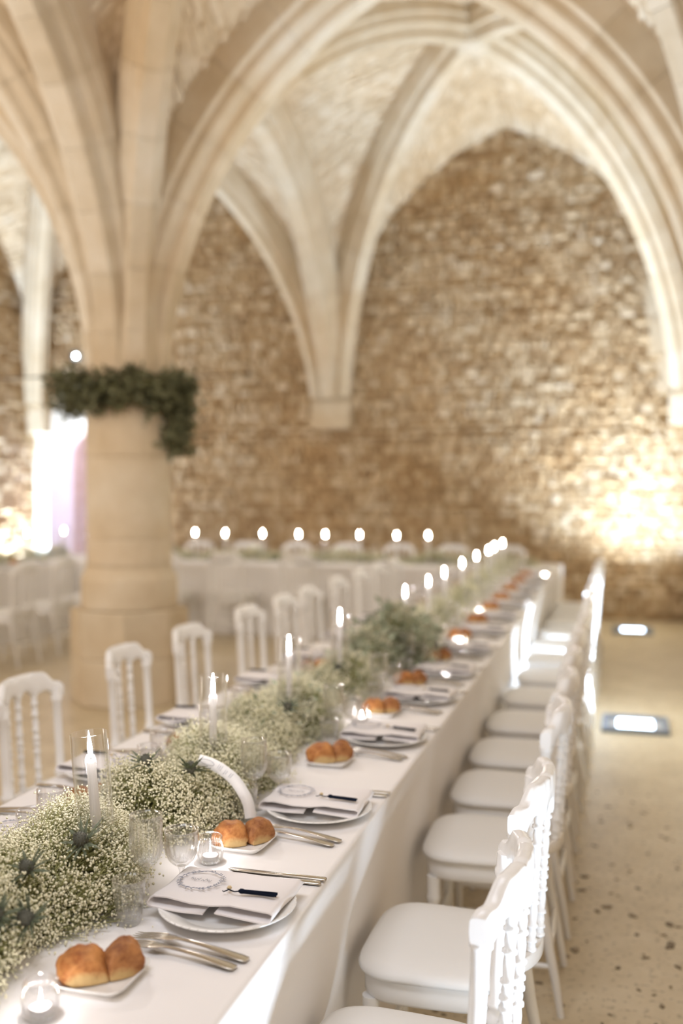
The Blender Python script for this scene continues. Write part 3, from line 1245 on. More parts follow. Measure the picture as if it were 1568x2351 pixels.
def bread_mesh(seed, sx, sy, sz, m):
    bm = bmesh.new()
    bmesh.ops.create_icosphere(bm, subdivisions=4, radius=1.0)
    rr = random.Random(seed)
    off = Vector((rr.uniform(0, 50), rr.uniform(0, 50), rr.uniform(0, 50)))
    for v in bm.verts:
        p = v.co.copy()
        k = 1 + 0.16 * mnoise.noise(p * 1.3 + off) + 0.09 * mnoise.noise(p * 3.1 + off) + 0.03 * mnoise.noise(p * 9 + off)
        # a torn corner pulled out to one side, and a flat planar facet
        k += 0.16 * max(0, p.dot(Vector((-0.7, -0.6, -0.2)).normalized())) ** 3
        q = p * k
        d = Vector((0.66, -0.60, -0.15)).normalized()
        t = q.dot(d)
        if t > 0.62: q -= d * (t - 0.62) * 0.85
        if q.z < -0.55: q.z = -0.55 + (q.z + 0.55) * 0.1
        v.co = Vector((q.x * sx, q.y * sy, (q.z + 0.58) * sz))
    me = bpy.data.meshes.new('bread_roll')
    bm.to_mesh(me)
    bm.free()
    me.polygons.foreach_set('use_smooth', [True] * len(me.polygons))
    me.materials.append(m)
    # the object origin in the middle of the roll, for its own material coordinates
    for v in me.vertices:
        v.co.z -= 0.0
    return me


BREAD = [bread_mesh(3, 0.044, 0.036, 0.036, M['bread']), bread_mesh(11, 0.034, 0.036, 0.037, M['bread_dark']),
         bread_mesh(19, 0.042, 0.034, 0.036, M['bread']), bread_mesh(27, 0.036, 0.033, 0.035, M['bread_dark'])]


def mk_fork():
    r = empty('fork', label='x', cat='fork')
    # handle at +x end, tines at -x end, arched
    mb = MB()

    def zc(x):
        t = (x + 0.1) / 0.2
        return 0.004 + 0.010 * math.sin(PI * min(1, max(0, t)) ** 0.9) * (1 - 0.2 * t)
    rings = []
    for (x, wy, th) in ((0.10, 0.006, 0.0012), (0.098, 0.009, 0.0014), (0.088, 0.0105, 0.0016), (0.06, 0.0085, 0.0018), (0.03, 0.006, 0.002), (0.0, 0.0038, 0.0022), (-0.02, 0.0034, 0.0022), (-0.028, 0.006, 0.0018),
                        (-0.036, 0.010, 0.0014), (-0.05, 0.0118, 0.0012), (-0.055, 0.0118, 0.0011)):
        z = zc(x)
        rings.append([(x, wy * math.cos(t), z + th * math.sin(t)) for t in [2 * PI * k / 10 for k in range(10)]])
    mb.loft(rings)
    mb.obj('handle', M['silver'], r)
    mb = MB()
    for k in range(4):
        y = -0.0099 + 0.0066 * k
        path = [(x, y * (1 if x > -0.09 else 0.97), zc(x) + 0.0) for x in (-0.050, -0.065, -0.08, -0.098, -0.110)]
        mb.tube(path, [0.0015, 0.0014, 0.0013, 0.0011, 0.0005], 6)
    mb.obj('tines', M['silver'], r)
    for ch in r.children:
        for v in ch.data.vertices:
            v.co *= 1.14
    return r


def mk_knife():
    r = empty('knife', label='x', cat='knife')
    mb = MB()
    rings = []
    for (x, wy, th) in ((0.11, 0.006, 0.003), (0.107, 0.0085, 0.0036), (0.09, 0.0090, 0.0038), (0.05, 0.0075, 0.0035), (0.015, 0.0065, 0.003)):
        rings.append([(x, wy * math.cos(t), 0.0042 + th * math.sin(t)) for t in [2 * PI * k / 12 for k in range(12)]])
    mb.loft(rings)
    mb.obj('handle', M['silver'], r)
    mb = MB()
    rings = []
    for (x, y0, y1, th) in ((0.016, -0.005, 0.006, 0.0018), (-0.0, -0.008, 0.008, 0.0012), (-0.06, -0.009, 0.009, 0.001), (-0.095, -0.008, 0.009, 0.0008), (-0.112, 0.002, 0.007, 0.0005)):
        rings.append([(x, y0, 0.0036), (x, (y0 + y1) / 2, 0.0036 + th), (x, y1, 0.0036 + th * 0.6), (x, y1, 0.0036 - th * 0.6), (x, (y0 + y1) / 2, 0.0036 - th)])
    mb.loft(rings)
    mb.obj('blade', M['silver'], r)
    return r


def mk_napkin():
    r = empty('folded_napkin', label='x', cat='napkin')
    # section in x-z: both ends folded under, a gap between the folds
    prof = [(-0.010, 0.0045), (-0.06, 0.0035), (-0.115, 0.003), (-0.124, 0.0045), (-0.128, 0.009), (-0.126, 0.0145), (-0.118, 0.0175), (-0.09, 0.0185), (-0.04, 0.0175), (0.0, 0.0155), (0.04, 0.0175), (0.09, 0.0185), (0.118, 0.0175),
            (0.126, 0.0145), (0.128, 0.009), (0.124, 0.0045), (0.115, 0.003), (0.06, 0.0035), (0.014, 0.006)]
    th = 0.0022
    n = len(prof)
    N2 = []
    for i in range(n):
        a, b = prof[max(0, i - 1)], prof[min(n - 1, i + 1)]
        dx, dz = b[0] - a[0], b[1] - a[1]
        l = math.hypot(dx, dz)
        N2.append((-dz / l, dx / l))
    ring2 = [(p[0], p[1]) for p in prof] + [(prof[i][0] - N2[i][0] * th, prof[i][1] - N2[i][1] * th) for i in range(n - 1, -1, -1)]
    mb = MB()
    rings = []
    for k in range(9):
        y = -0.085 + 0.17 * k / 8
        e = abs(k - 4) / 4
        rings.append([(x * (1 + 0.008 * math.sin(k * 1.3)), y * (0.93 if z > 0.010 else 1.06) + 0.02 * x, z * 1.3 - 0.001 + 0.002 * math.sin(5 * x * 9 + k) * (0.3 + e) + (0.004 * (1 - e) if abs(x) < 0.1 else 0)) for x, z in ring2])
    mb.loft(rings, True, True, True)
    mb.obj('linen', M['napkin'], r)
    # printed wreath and name on the top fold
    mb = MB()
    cx, cy, R0 = -0.058, 0.004, 0.043

    def zt(x, y):
        return 0.0282 + 0.0015
    for k in range(34):
        a = 2 * PI * k / 34 + random.uniform(-0.05, 0.05)
        for sgn in (1, -1):
            if random.random() < 0.15: continue
            bx, by = cx + R0 * math.cos(a), cy + R0 * 1.02 * math.sin(a)
            d = a + PI / 2 + sgn * random.uniform(0.5, 1.0)
            ln, wd = random.uniform(0.007, 0.011), 0.0017
            tx, ty = bx + ln * math.cos(d), by + ln * math.sin(d)
            mx, my = (bx + tx) / 2, (by + ty) / 2
            px, py = -math.sin(d) * wd, math.cos(d) * wd
            z = zt(bx, by)
            mb.add([(bx, by, z), (mx + px, my + py, z), (tx, ty, z), (mx - px, my - py, z)], [(0, 1, 2, 3)], False)
    ring = [(cx + R0 * (1 + 0.03 * math.sin(5 * t)) * math.cos(t), cy + R0 * (1 + 0.03 * math.sin(5 * t)) * math.sin(t), zt(0, 0)) for t in [2 * PI * k / 60 for k in range(61)]]
    mb.tube(ring, 0.0006, 4, False)
    o = mb.obj('printed_wreath', M['ink'], r)
    o['kind'] = 'stuff'
    mb = MB()
    pts = [(cx - 0.022 + 0.044 * k / 50, cy + 0.004 * math.sin(k * 0.9) + 0.003 * math.sin(k * 0.37), zt(0, 0)) for k in range(51)]
    mb.tube(pts[:24], 0.00045, 4, False)
    mb.tube(pts[27:], 0.00045, 4, False)
    mb.obj('printed_name', M['ink'], r)
    return r


def mk_tassel():
    r = empty('tassel', label='x', cat='tassel')
    mb = MB()
    mb.tube([(-0.045, 0.012, 0.002), (-0.04, 0.004, 0.003), (-0.034, 0.0, 0.003), (-0.026, -0.004, 0.003), (-0.016, -0.003, 0.004)], 0.0013, 6)
    mb.tube([(-0.040, 0.002, 0.003), (-0.047, -0.006, 0.002), (-0.050, -0.002, 0.002)], 0.0011, 6)
    mb.obj('cord', M['navy'], r)
    mb = MB()
    mb.lathe([(0.0008, -0.0035), (0.0035, -0.0025), (0.005, 0.0), (0.0035, 0.0028), (0.0008, 0.0036)], 10, (-0.040, 0.010, 0.004))
    mb.obj('bead', M['gold'], r)
    mb = MB()
    mb.tube([(-0.018, -0.003, 0.004), (-0.014, -0.003, 0.0045), (-0.009, -0.003, 0.0045), (-0.006, -0.003, 0.0045)], [0.002, 0.0048, 0.0048, 0.0036], 10)
    mb.obj('knot', M['navy'], r)
    mb = MB()
    for k in range(26):
        y0 = random.uniform(-0.004, 0.004)
        z0 = random.uniform(0.0015, 0.0065)
        mb.tube([(-0.008, y0 * 0.6 - 0.003, z0), (0.02, y0 * 1.2 - 0.003, z0 * 0.8 + 0.0005), (0.055 + random.uniform(-0.004, 0.004), y0 * 1.9 - 0.003, z0 * 0.6 + 0.0005)], 0.0013, 5)
    o = mb.obj('fringe', M['navy'], r)
    o['kind'] = 'stuff'
    return r


def glass_shape(outer, wall, seg=72, nf=24, amp=0.06, z0=0.0, z1=1.0, floor=0.006, zi=None):
    mb = MB()
    rings = []
    for (r_, z) in outer:
        ring = []
        for j in range(seg):
            a = 2 * PI * j / seg
            rr = r_
            if z0 <= z <= z1:
                rr = r_ * (1 + amp * (abs(math.sin(nf * a / 2)) - 0.6))
            ring.append((rr * math.cos(a), rr * math.sin(a), z))
        rings.append(ring)
    mb.loft(rings, True, True)
    return mb


def mk_goblet():
    r = empty('wine_goblet', label='x', cat='glass')
    out = [(0.002, 0.0), (0.030, 0.0), (0.031, 0.0015), (0.028, 0.004), (0.012, 0.007), (0.0055, 0.012), (0.0048, 0.03), (0.0062, 0.036), (0.0048, 0.042), (0.0055, 0.066), (0.010, 0.074)]
    mb = glass_shape(out, 0, 40, 6, 0.05, 0.008, 0.06)
    mb.obj('stem', M['crystal'], r)
    bowl = [(0.010, 0.0745), (0.018, 0.079), (0.026, 0.089), (0.0315, 0.102), (0.0330, 0.114), (0.0322, 0.13), (0.0318, 0.145), (0.0325, 0.158), (0.0325, 0.166), (0.0328, 0.177),
            (0.0315, 0.1775), (0.0308, 0.165), (0.0298, 0.145), (0.030, 0.128), (0.0305, 0.114), (0.0285, 0.103), (0.023, 0.092), (0.014, 0.084), (0.002, 0.081)]
    mb = glass_shape(bowl, 0, 80, 20, 0.10, 0.076, 0.16)
    mb.obj('bowl', M['crystal'], r)
    return r


def mk_small_wine():
    r = empty('small_wine_glass', label='x', cat='glass')
    out = [(0.002, 0.0), (0.029, 0.0), (0.03, 0.0015), (0.026, 0.004), (0.01, 0.006), (0.005, 0.012), (0.0046, 0.036), (0.009, 0.046)]
    mb = glass_shape(out, 0, 40, 6, 0.05, 0.008, 0.04)
    mb.obj('stem', M['crystal'], r)
    bowl = [(0.009, 0.0465), (0.016, 0.050), (0.026, 0.060), (0.0325, 0.075), (0.0345, 0.09), (0.0345, 0.102), (0.0352, 0.112), (0.0358, 0.122), (0.0345, 0.1222), (0.0335, 0.105), (0.0325, 0.09), (0.030, 0.077), (0.0235, 0.064), (0.012, 0.055), (0.002, 0.053)]
    mb = glass_shape(bowl, 0, 64, 16, 0.07, 0.048, 0.104)
    mb.obj('bowl', M['crystal'], r)
    return r


def mk_tumbler():
    r = empty('water_tumbler', label='x', cat='glass')
    body = [(0.002, 0.0), (0.020, 0.0), (0.0225, 0.003), (0.024, 0.012), (0.0255, 0.03), (0.0275, 0.048), (0.030, 0.066), (0.0315, 0.076), (0.0325, 0.086), (0.0312, 0.0865), (0.0295, 0.07), (0.026, 0.046), (0.023, 0.022), (0.019, 0.014), (0.002, 0.012)]
    mb = glass_shape(body, 0, 64, 16, 0.08, 0.004, 0.07)
    mb.obj('body', M['crystal'], r)
    return r


def mk_tall_tumbler():
    r = empty('tall_tumbler', label='x', cat='glass')
    body = [(0.002, 0.0), (0.028, 0.0), (0.031, 0.004), (0.0325, 0.02), (0.033, 0.05), (0.0335, 0.08), (0.034, 0.092), (0.034, 0.105), (0.0326, 0.1052), (0.0318, 0.09), (0.031, 0.05), (0.0295, 0.02), (0.025, 0.012), (0.002, 0.011)]
    mb = glass_shape(body, 0, 72, 20, 0.08, 0.003, 0.084)
    mb.obj('body', M['crystal'], r)
    return r


def flame_mesh(s=1.0):
    mb = MB()
    mb.lathe([(0.0004, 0.0), (0.0024 * s, 0.002 * s), (0.0040 * s, 0.008 * s), (0.0043 * s, 0.015 * s), (0.0037 * s, 0.024 * s), (0.0024 * s, 0.034 * s), (0.0011 * s, 0.042 * s), (0.0002, 0.047 * s)], 12)
    return mb.mesh('flame', M['flame'])


FLAME, FLAME_S = flame_mesh(1.15), flame_mesh(0.45)


def flame_light(parent, z, power, rad=0.006):
    d = bpy.data.lights.new('candle_light', 'POINT')
    d.energy = power
    d.color = FLAME_LIGHT
    d.shadow_soft_size = rad
    o = bpy.data.objects.new('candle_light', d)
    C.objects.link(o)
    o.parent = parent
    o.location = (0, 0, z)
    return o


CANDLE_H = 0.268


def mk_candle():
    r = empty('taper_candle', label='x', cat='candle')
    mb = MB()
    mb.lathe([(0.0118, 0.0), (0.0120, 0.004), (0.0095, CANDLE_H - 0.004), (0.0084, CANDLE_H), (0.004, CANDLE_H - 0.003)], 20)
    mb.obj('wax', M['wax'], r)
    mb = MB()
    mb.tube([(0, 0, CANDLE_H - 0.004), (0.0005, 0, CANDLE_H + 0.006), (0.0015, 0.0005, CANDLE_H + 0.011)], 0.0009, 5)
    mb.obj('wick', M['wick'], r)
    link('flame', FLAME, r, (0, 0, CANDLE_H + 0.006))
    flame_light(r, CANDLE_H + 0.03, 0.95, 0.02)
    return r


def mk_hurricane():
    r = empty('glass_cylinder', label='x', cat='vase')
    mb = MB()
    R, H = 0.0375, 0.33
    mb.lathe([(0.002, 0.0), (R - 0.003, 0.0), (R, 0.003), (R, H - 0.0005), (R - 0.0008, H), (R - 0.002, H - 0.0005), (R - 0.002, 0.006), (0.002, 0.005)], 40)
    mb.obj('body', M['thin_glass'], r)
    return r


def mk_tealight():
    r = empty('tealight_holder', label='x', cat='candle holder')
    out = [(0.002, 0.0), (0.020, 0.0), (0.023, 0.002), (0.0265, 0.010), (0.0283, 0.022), (0.0280, 0.034), (0.0255, 0.042), (0.0240, 0.047)]
    mb = MB()
    rings = []
    seg = 260
    for (rr, z) in out:
        ring = []
        for j in range(seg):
            a = 2 * PI * j / seg
            k = 1 + (0.12 * (abs(math.sin(13 * a)) - 0.6) if 0.009 < z < 0.043 else 0)
            ring.append((rr * k * math.cos(a), rr * k * math.sin(a), z))
        rings.append(ring)
    mb.loft(rings, True, False)
    mb.obj('jar', M['fluted_glass'], r)
    mb = MB()
    mb.lathe([(0.0238, 0.0472), (0.0245, 0.049), (0.0268, 0.0505), (0.0272, 0.053), (0.0268, 0.0575), (0.0255, 0.0590), (0.0240, 0.0582), (0.0238, 0.053), (0.0230, 0.049), (0.0225, 0.0472)], 40, cap0=False, cap1=False)
    mb.obj('rim', M['crystal'], r)
    return r


def mk_tealight_candle():
    r = empty('tealight', label='x', cat='candle')
    mb = MB()
    mb.lathe([(0.002, 0.0), (0.0185, 0.0), (0.0188, 0.001), (0.0188, 0.0135), (0.0183, 0.0137), (0.0183, 0.002), (0.002, 0.0015)], 32)
    mb.obj('cup', M['thin_glass'], r)
    mb = MB()
    mb.lathe([(0.002, 0.0016), (0.0180, 0.0016), (0.0180, 0.0105), (0.0172, 0.0112), (0.002, 0.0108)], 32)
    mb.obj('wax', M['wax'], r)
    link('flame', FLAME_S, r, (0, 0, 0.0125))
    flame_light(r, 0.026, 0.13, 0.0015)
    return r


K = {n: Kit(f) for n, f in dict(plate=mk_plate, square=mk_square_plate, fork=mk_fork, knife=mk_knife, napkin=mk_napkin, tassel=mk_tassel, goblet=mk_goblet, wine=mk_small_wine, tumbler=mk_tumbler,
                                tall=mk_tall_tumbler, candle=mk_candle, hurricane=mk_hurricane, holder=mk_tealight, tealight=mk_tealight_candle).items()}


def roll(k, loc, rz, label, group):
    o = link('bread_roll', BREAD[k], None, loc, (0, 0, rz))
    return tag(o, label, 'bread', group)


def tealight(x, y, lab):
    K['holder']((x, y, Zc), random.uniform(0, 1), 'ribbed glass tealight jar %s' % lab, 'glass tealight jars')
    K['tealight']((x, y, Zc + 0.0052), 0, 'lit tealight in the ribbed jar %s' % lab, 'lit tealights')


# right side of the long table: places by their plate's distance
PL_R = [1.805, 2.41, 3.15, 3.78, 4.31, 4.93, 5.58, 6.22, 6.86, 7.48, 8.10, 8.75, 9.36]
BR_R = [1.478, 2.13, 2.84, 3.50, 4.02, 4.63, 5.30, 5.95, 6.58, 7.20, 7.82, 8.46, 9.08]
for k, (y, yb) in enumerate(zip(PL_R, BR_R)):
    at = 'on the right, %s from the near end' % ordn(k)
    far = k > 6
    x = -0.735
    K['plate']((x + 0.004, y - 0.02, Zc), random.uniform(0, 1), 'round white dinner plate %s' % at, 'dinner plates on the right')
    K['napkin']((x - 0.005, y, Zc + 0.0175), random.uniform(-0.06, 0.06), 'folded white napkin with printed wreath %s' % at, 'folded napkins on the right')
    K['tassel']((x + 0.05, y - 0.03, Zc + 0.0465), random.uniform(-0.08, 0.12), 'navy tassel lying on the napkin %s' % at, 'navy tassels on the right')
    xb = -0.832
    K['square']((xb, yb, Zc), random.uniform(-0.05, 0.05), 'square white bread plate with two rolls %s' % at, 'square bread plates on the right')
    a = 2 * (k % 2)
    roll(a, (xb - 0.022, yb - 0.018, Zc + 0.0062), random.uniform(-0.2, 0.2), 'larger golden bread roll of the pair %s' % at, 'bread rolls on the right')
    roll(a + 1, (xb + 0.030, yb + 0.022, Zc + 0.0062), random.uniform(-0.2, 0.2), 'smaller brown bread roll of the pair %s' % at, 'bread rolls on the right')
    yf = y - 0.183
    K['fork']((-0.733, yf, Zc), random.uniform(-0.20, -0.15), 'steel fork nearer the plate %s' % at, 'forks on the right')
    K['fork']((-0.743, yf - 0.034, Zc), random.uniform(-0.17, -0.12), 'steel fork nearer the bread %s' % at, 'forks on the right')
    K['knife']((-0.705, y + 0.152, Zc), random.uniform(-0.03, 0.03), 'steel knife nearer the plate %s' % at, 'knives on the right')
    K['knife']((-0.700, y + 0.178, Zc), random.uniform(-0.03, 0.03), 'steel knife farther from the plate %s' % at, 'knives on the right')
    K['goblet']((-0.905, y - 0.02, Zc), 0.1, 'tall cut crystal goblet %s' % at, 'tall goblets on the right')
    K['wine']((-0.868, y + 0.065, Zc), 0.3, 'small cut crystal wine glass %s' % at, 'small wine glasses on the right')
    K['tumbler']((-0.893, y - 0.115, Zc), 0.2, 'low cut crystal tumbler %s' % at, 'crystal tumblers on the right')
# left side
PL_L = [1.98, 2.56, 3.19, 3.91, 4.50, 5.20, 5.82, 6.40, 7.05, 7.70, 8.30, 8.95]
for k, y in enumerate(PL_L):
    at = 'on the left, %s from the near end' % ordn(k)
    x = -1.405
    K['plate']((x, y, Zc), random.uniform(0, 1), 'round white dinner plate %s' % at, 'dinner plates on the left')
    K['napkin']((x, y, Zc + 0.0175), PI + random.uniform(-0.06, 0.06), 'folded white napkin with printed wreath %s' % at, 'folded napkins on the left')
    K['tassel']((x - 0.05, y + 0.03, Zc + 0.0465), PI + random.uniform(-0.08, 0.12), 'navy tassel lying on the napkin %s' % at, 'navy tassels on the left')
    xb, yb = -1.295, y + 0.29
    K['square']((xb, yb, Zc), random.uniform(-0.05, 0.05), 'square white bread plate with two rolls %s' % at, 'square bread plates on the left')
    a = 2 * (k % 2)
    roll(a, (xb + 0.022, yb + 0.018, Zc + 0.0062), PI + random.uniform(-0.2, 0.2), 'larger golden bread roll of the pair %s' % at, 'bread rolls on the left')
    roll(a + 1, (xb - 0.030, yb - 0.022, Zc + 0.0062), PI + random.uniform(-0.2, 0.2), 'smaller brown bread roll of the pair %s' % at, 'bread rolls on the left')
    K['fork']((-1.43, y + 0.18, Zc), PI + random.uniform(-0.04, 0.02), 'steel fork nearer the plate %s' % at, 'forks on the left')
    K['fork']((-1.42, y + 0.212, Zc), PI + random.uniform(-0.02, 0.06), 'steel fork nearer the bread %s' % at, 'forks on the left')
    K['knife']((-1.44, y - 0.155, Zc), PI, 'steel knife beside the plate %s' % at, 'knives on the left')
    K['tall']((-1.265, y - 0.04, Zc), 0.1, 'tall cut crystal tumbler %s' % at, 'tall tumblers on the left')
    K['wine']((-1.275, y + 0.06, Zc), 0.3, 'small cut crystal wine glass %s' % at, 'small wine glasses on the left')
    K['tumbler']((-1.285, y - 0.135, Zc), 0.2, 'low cut crystal tumbler %s' % at, 'crystal tumblers on the left')

tealight(-0.868, 1.352, 'beside the nearest square bread plate')
tealight(-0.866, 2.015, 'beyond the nearest small wine glass')
tealight(-0.87, 3.36, 'by the third right dinner plate')
tealight(-0.80, 5.13, 'between the sixth and seventh right places')
tealight(-0.88, 6.40, 'by the eighth right place')
tealight(-0.86, 7.9, 'by the eleventh right place')
tealight(-0.66, 9.15, 'near the far right end of the long table')
tealight(-1.20, 3.55, 'behind the flowers by the third left place')
tealight(-1.25, 6.1, 'behind the flowers by the seventh left place')
tealight(-1.30, 7.4, 'behind the flowers by the ninth left place')

# tall candles in their cylinders along the middle
CAND = [(-1.012, 1.80, 4.4), (-1.035, 2.43, 0), (-1.058, 3.13, 0.4), (-1.09, 3.86, 0), (-1.03, 4.84, 0), (-1.02, 5.41, 0), (-1.03, 5.98, 0), (-1.04, 6.75, 0), (-1.04, 7.45, 0), (-1.04, 8.15, 0), (-1.05, 8.62, 0), (-1.04, 9.15, 0)]
for k, (x, y, tilt) in enumerate(CAND):
    ax = Vector((-math.sin(math.radians(15.68)), math.cos(math.radians(15.68)), 0))
    q = Matrix.Rotation(math.radians(-tilt), 4, ax).to_euler()
    lab = '%s from the near end of the long table' % ordn(k)
    K['candle']((x, y, Zc + 0.006), 0, 'lit white taper candle, %s' % lab, 'taper candles on the long table', tuple(q))
    K['hurricane']((x, y, Zc), 0, 'clear glass candle cylinder, %s' % lab, 'glass cylinders on the long table', tuple(q))
HC = [-6.27, -5.95, -4.92, -4.61, -4.26, -3.80, -3.38, -3.09, -2.70, -2.29, -1.96]
for k, x in enumerate(HC):
    lab = '%s from the left on the cross table' % ordn(k)
    y = 10.34 + random.uniform(-0.04, 0.04)
    K['candle']((x, y, Zc + 0.006), 0, 'lit white taper candle, %s' % lab, 'taper candles on the cross table')
    K['hurricane']((x, y, Zc), 0, 'clear glass cylinder around a candle, %s' % lab, 'glass cylinders on the cross table')
for k, y in enumerate((9.05, 9.67)):
    lab = '%s from the near end of the left table' % ordn(k)
    K['candle']((-6.33, y, Zc + 0.006), 0, 'lit white taper candle, %s' % lab, 'taper candles on the left table')
    K['hurricane']((-6.33, y, Zc), 0, 'clear glass cylinder around a candle, %s' % lab, 'glass cylinders on the left table')
# plates of the cross table and the left table seen past the column
for k, x in enumerate((-4.95, -4.33, -3.7, -3.08, -2.46, -1.84)):
    K['plate']((x, 10.62, Zc), 0, 'dinner plate on the far side of the cross table, %s from the left' % ordn(k), 'plates on the cross table')
    K['goblet']((x - 0.12, 10.46, Zc), 0, 'crystal goblet on the cross table, %s from the left' % ordn(k), 'goblets on the cross table')
    K['napkin']((x, 10.62, Zc + 0.0175), -PI / 2, 'folded napkin on the far side of the cross table, %s from the left' % ordn(k), 'napkins on the cross table')
for k, x in enumerate((-4.2, -3.2, -2.4)):
    K['plate']((x, 10.08, Zc), 0, 'dinner plate on the near side of the cross table, %s from the left' % ordn(k), 'plates on the cross table')
    K['napkin']((x, 10.08, Zc + 0.0175), PI / 2, 'folded napkin on the near side of the cross table, %s from the left' % ordn(k), 'napkins on the cross table')
for k, y in enumerate((8.1, 8.75, 9.4)):
    K['plate']((-6.03, y, Zc), 0, 'dinner plate on the left table, %s from the near end' % ordn(k), 'plates on the left table')
    K['square']((-6.12, y - 0.3, Zc), 0, 'square bread plate on the left table, %s from the near end' % ordn(k), 'bread plates on the left table')
    roll(0, (-6.12, y - 0.3, Zc + 0.0062), 0.4, 'bread roll on the left table, %s from the near end' % ordn(k), 'bread rolls on the left table')

# ------------------------------------------------------------------ flowers
ICO_V = []
_b = bmesh.new()
bmesh.ops.create_icosphere(_b, subdivisions=1, radius=1.0)
ICO_V = np.array([v.co[:] for v in _b.verts])
ICO_F = np.array([[v.index for v in f.verts] for f in _b.faces])
_b.free()
OCT_V = np.array([(1, 0, 0), (-1, 0, 0), (0, 1, 0), (0, -1, 0), (0, 0, 1), (0, 0, -1)], float)
OCT_F = np.array([(0, 2, 4), (2, 1, 4), (1, 3, 4), (3, 0, 4), (2, 0, 5), (1, 2, 5), (3, 1, 5), (0, 3, 5)])


def blobs(name, P, R, m, parent, ico=True, squash=0.75):
    bv, bf = (ICO_V, ICO_F) if ico else (OCT_V, OCT_F)
    n = len(P)
    # a random squash axis per floret gives ruffled little heads
    A = rng.normal(size=(n, 3))
    A /= np.linalg.norm(A, axis=1)[:, None]
    bb = bv[None, :, :] * (1 + 0.22 * rng.normal(size=(n, len(bv), 1)))
    d = np.einsum('nvk,nk->nv', bb, A)
    bb = bb - (1 - squash) * d[:, :, None] * A[:, None, :]
    V = P[:, None, :] + bb * R[:, None, None]
    V[:, :, 2] = np.maximum(V[:, :, 2], 0.001)
    F = bf[None, :, :] + (np.arange(n) * len(bv))[:, None, None]
    o = link(name, fast_mesh(name, V.reshape(-1, 3), F.reshape(-1, 3), m, True), parent)
    o['kind'] = 'stuff'
    return o


def threads(name, P0, P1, wd, m, parent):
    """thin three-sided stems from P0 to P1"""
    n = len(P0)
    D = P1 - P0
    D /= np.maximum(1e-9, np.linalg.norm(D, axis=1))[:, None]
    A = rng.normal(size=(n, 3))
    U = np.cross(D, A)
    U /= np.maximum(1e-9, np.linalg.norm(U, axis=1))[:, None]
    W = np.cross(D, U)
    vs = []
    for k in range(3):
        c, s = math.cos(2 * PI * k / 3), math.sin(2 * PI * k / 3)
        vs.append(P0 + (U * c + W * s) * wd)
    vs2 = [P1 + (v - P0) * 0.5 for v in vs]
    V = np.stack(vs + vs2, 1)
    f = np.array([(0, 1, 4, 3), (1, 2, 5, 4), (2, 0, 3, 5)])
    F = f[None] + (np.arange(n) * 6)[:, None, None]
    o = link(name, fast_mesh(name, V.reshape(-1, 3), F.reshape(-1, 4), m, True), parent)
    o['kind'] = 'stuff'
    return o


def leaves(name, P, ln, wd, m, parent, up=0.3, floor=0.002):
    """small folded leaf blades"""
    n = len(P)
    D = rng.normal(size=(n, 3))
    D[:, 2] = D[:, 2] * 0.6 + up
    D /= np.linalg.norm(D, axis=1)[:, None]
    A = rng.normal(size=(n, 3))
    U = np.cross(D, A)
    U /= np.linalg.norm(U, axis=1)[:, None]
    W = np.cross(D, U)
    l = (ln * rng.uniform(0.6, 1.3, n))[:, None]
    h = (wd * rng.uniform(0.7, 1.2, n))[:, None]
    a = P
    b = P + D * l * 0.45 + U * h + W * h * 0.3
    c = P + D * l + W * h * -0.5
    d = P + D * l * 0.45 - U * h + W * h * 0.3
    e = P + D * l * 0.5
    V = np.stack([a, b, c, d, e], 1)
    if floor is not None: V[:, :, 2] = np.maximum(V[:, :, 2], floor)
    f = np.array([(0, 1, 4), (1, 2, 4), (2, 3, 4), (3, 0, 4)])
    F = f[None] + (np.arange(n) * 5)[:, None, None]
    o = link(name, fast_mesh(name, V.reshape(-1, 3), F.reshape(-1, 3), m, True), parent)
    o['kind'] = 'stuff'
    return o


def mk_thistle_parts(parent, loc, s=1.0, tilt=(0, 0)):
    r = bpy.data.objects.new('thistle', None)
    C.objects.link(r)
    r.parent = parent
    r.location = loc
    r.rotation_euler = (tilt[0], tilt[1], random.uniform(0, 6))
    r['label'] = 'spiky blue grey thistle head'
    mb = MB()
    mb.lathe([(0.003 * s, -0.006 * s), (0.009 * s, 0.0), (0.0115 * s, 0.007 * s), (0.0105 * s, 0.015 * s), (0.006 * s, 0.021 * s), (0.001, 0.0225 * s)], 14)
    for k in range(90):
        a, t = k * 2.39996, (k + 0.5) / 90
        rr = 0.0115 * s * math.sin(PI * (0.15 + 0.8 * t))
        z = (-0.003 + 0.026 * t) * s
        n = Vector((math.cos(a) * rr, math.sin(a) * rr, (t - 0.35) * 0.018 * s)).normalized()
        p = Vector((rr * math.cos(a) * 0.95, rr * math.sin(a) * 0.95, z))
        mb.tube([p, p + n * 0.0045 * s], [0.0009 * s, 0.0002], 4)
    mb.obj('flower_head', M['thistle'], r)
    for k in range(18):
        a = 2 * PI * k / 18 + random.uniform(-0.12, 0.12)
        ln = s * random.uniform(0.030, 0.045)
        el = random.uniform(-0.15, 0.75)
        d = Vector((math.cos(a) * math.cos(el), math.sin(a) * math.cos(el), math.sin(el)))
        sd = Vector((-math.sin(a), math.cos(a), 0))
        p = d * 0.006 * s
        mb = MB()
        pts = []
        for t, wv in ((0, 0.0012), (0.35, 0.0028), (0.5, 0.0016), (0.62, 0.0024), (0.8, 0.001), (1.0, 0.0002)):
            c = p + d * ln * t + Vector((0, 0, -0.004 * s * t * t))
            pts.append([c + sd * wv * s * 1.3, c + Vector((0, 0, 0.0008 * s)), c - sd * wv * s * 1.3, c - Vector((0, 0, 0.0006 * s))])
        mb.loft(pts, True, True, False)
        mb.obj('bract', M['bract'], r)
    return r


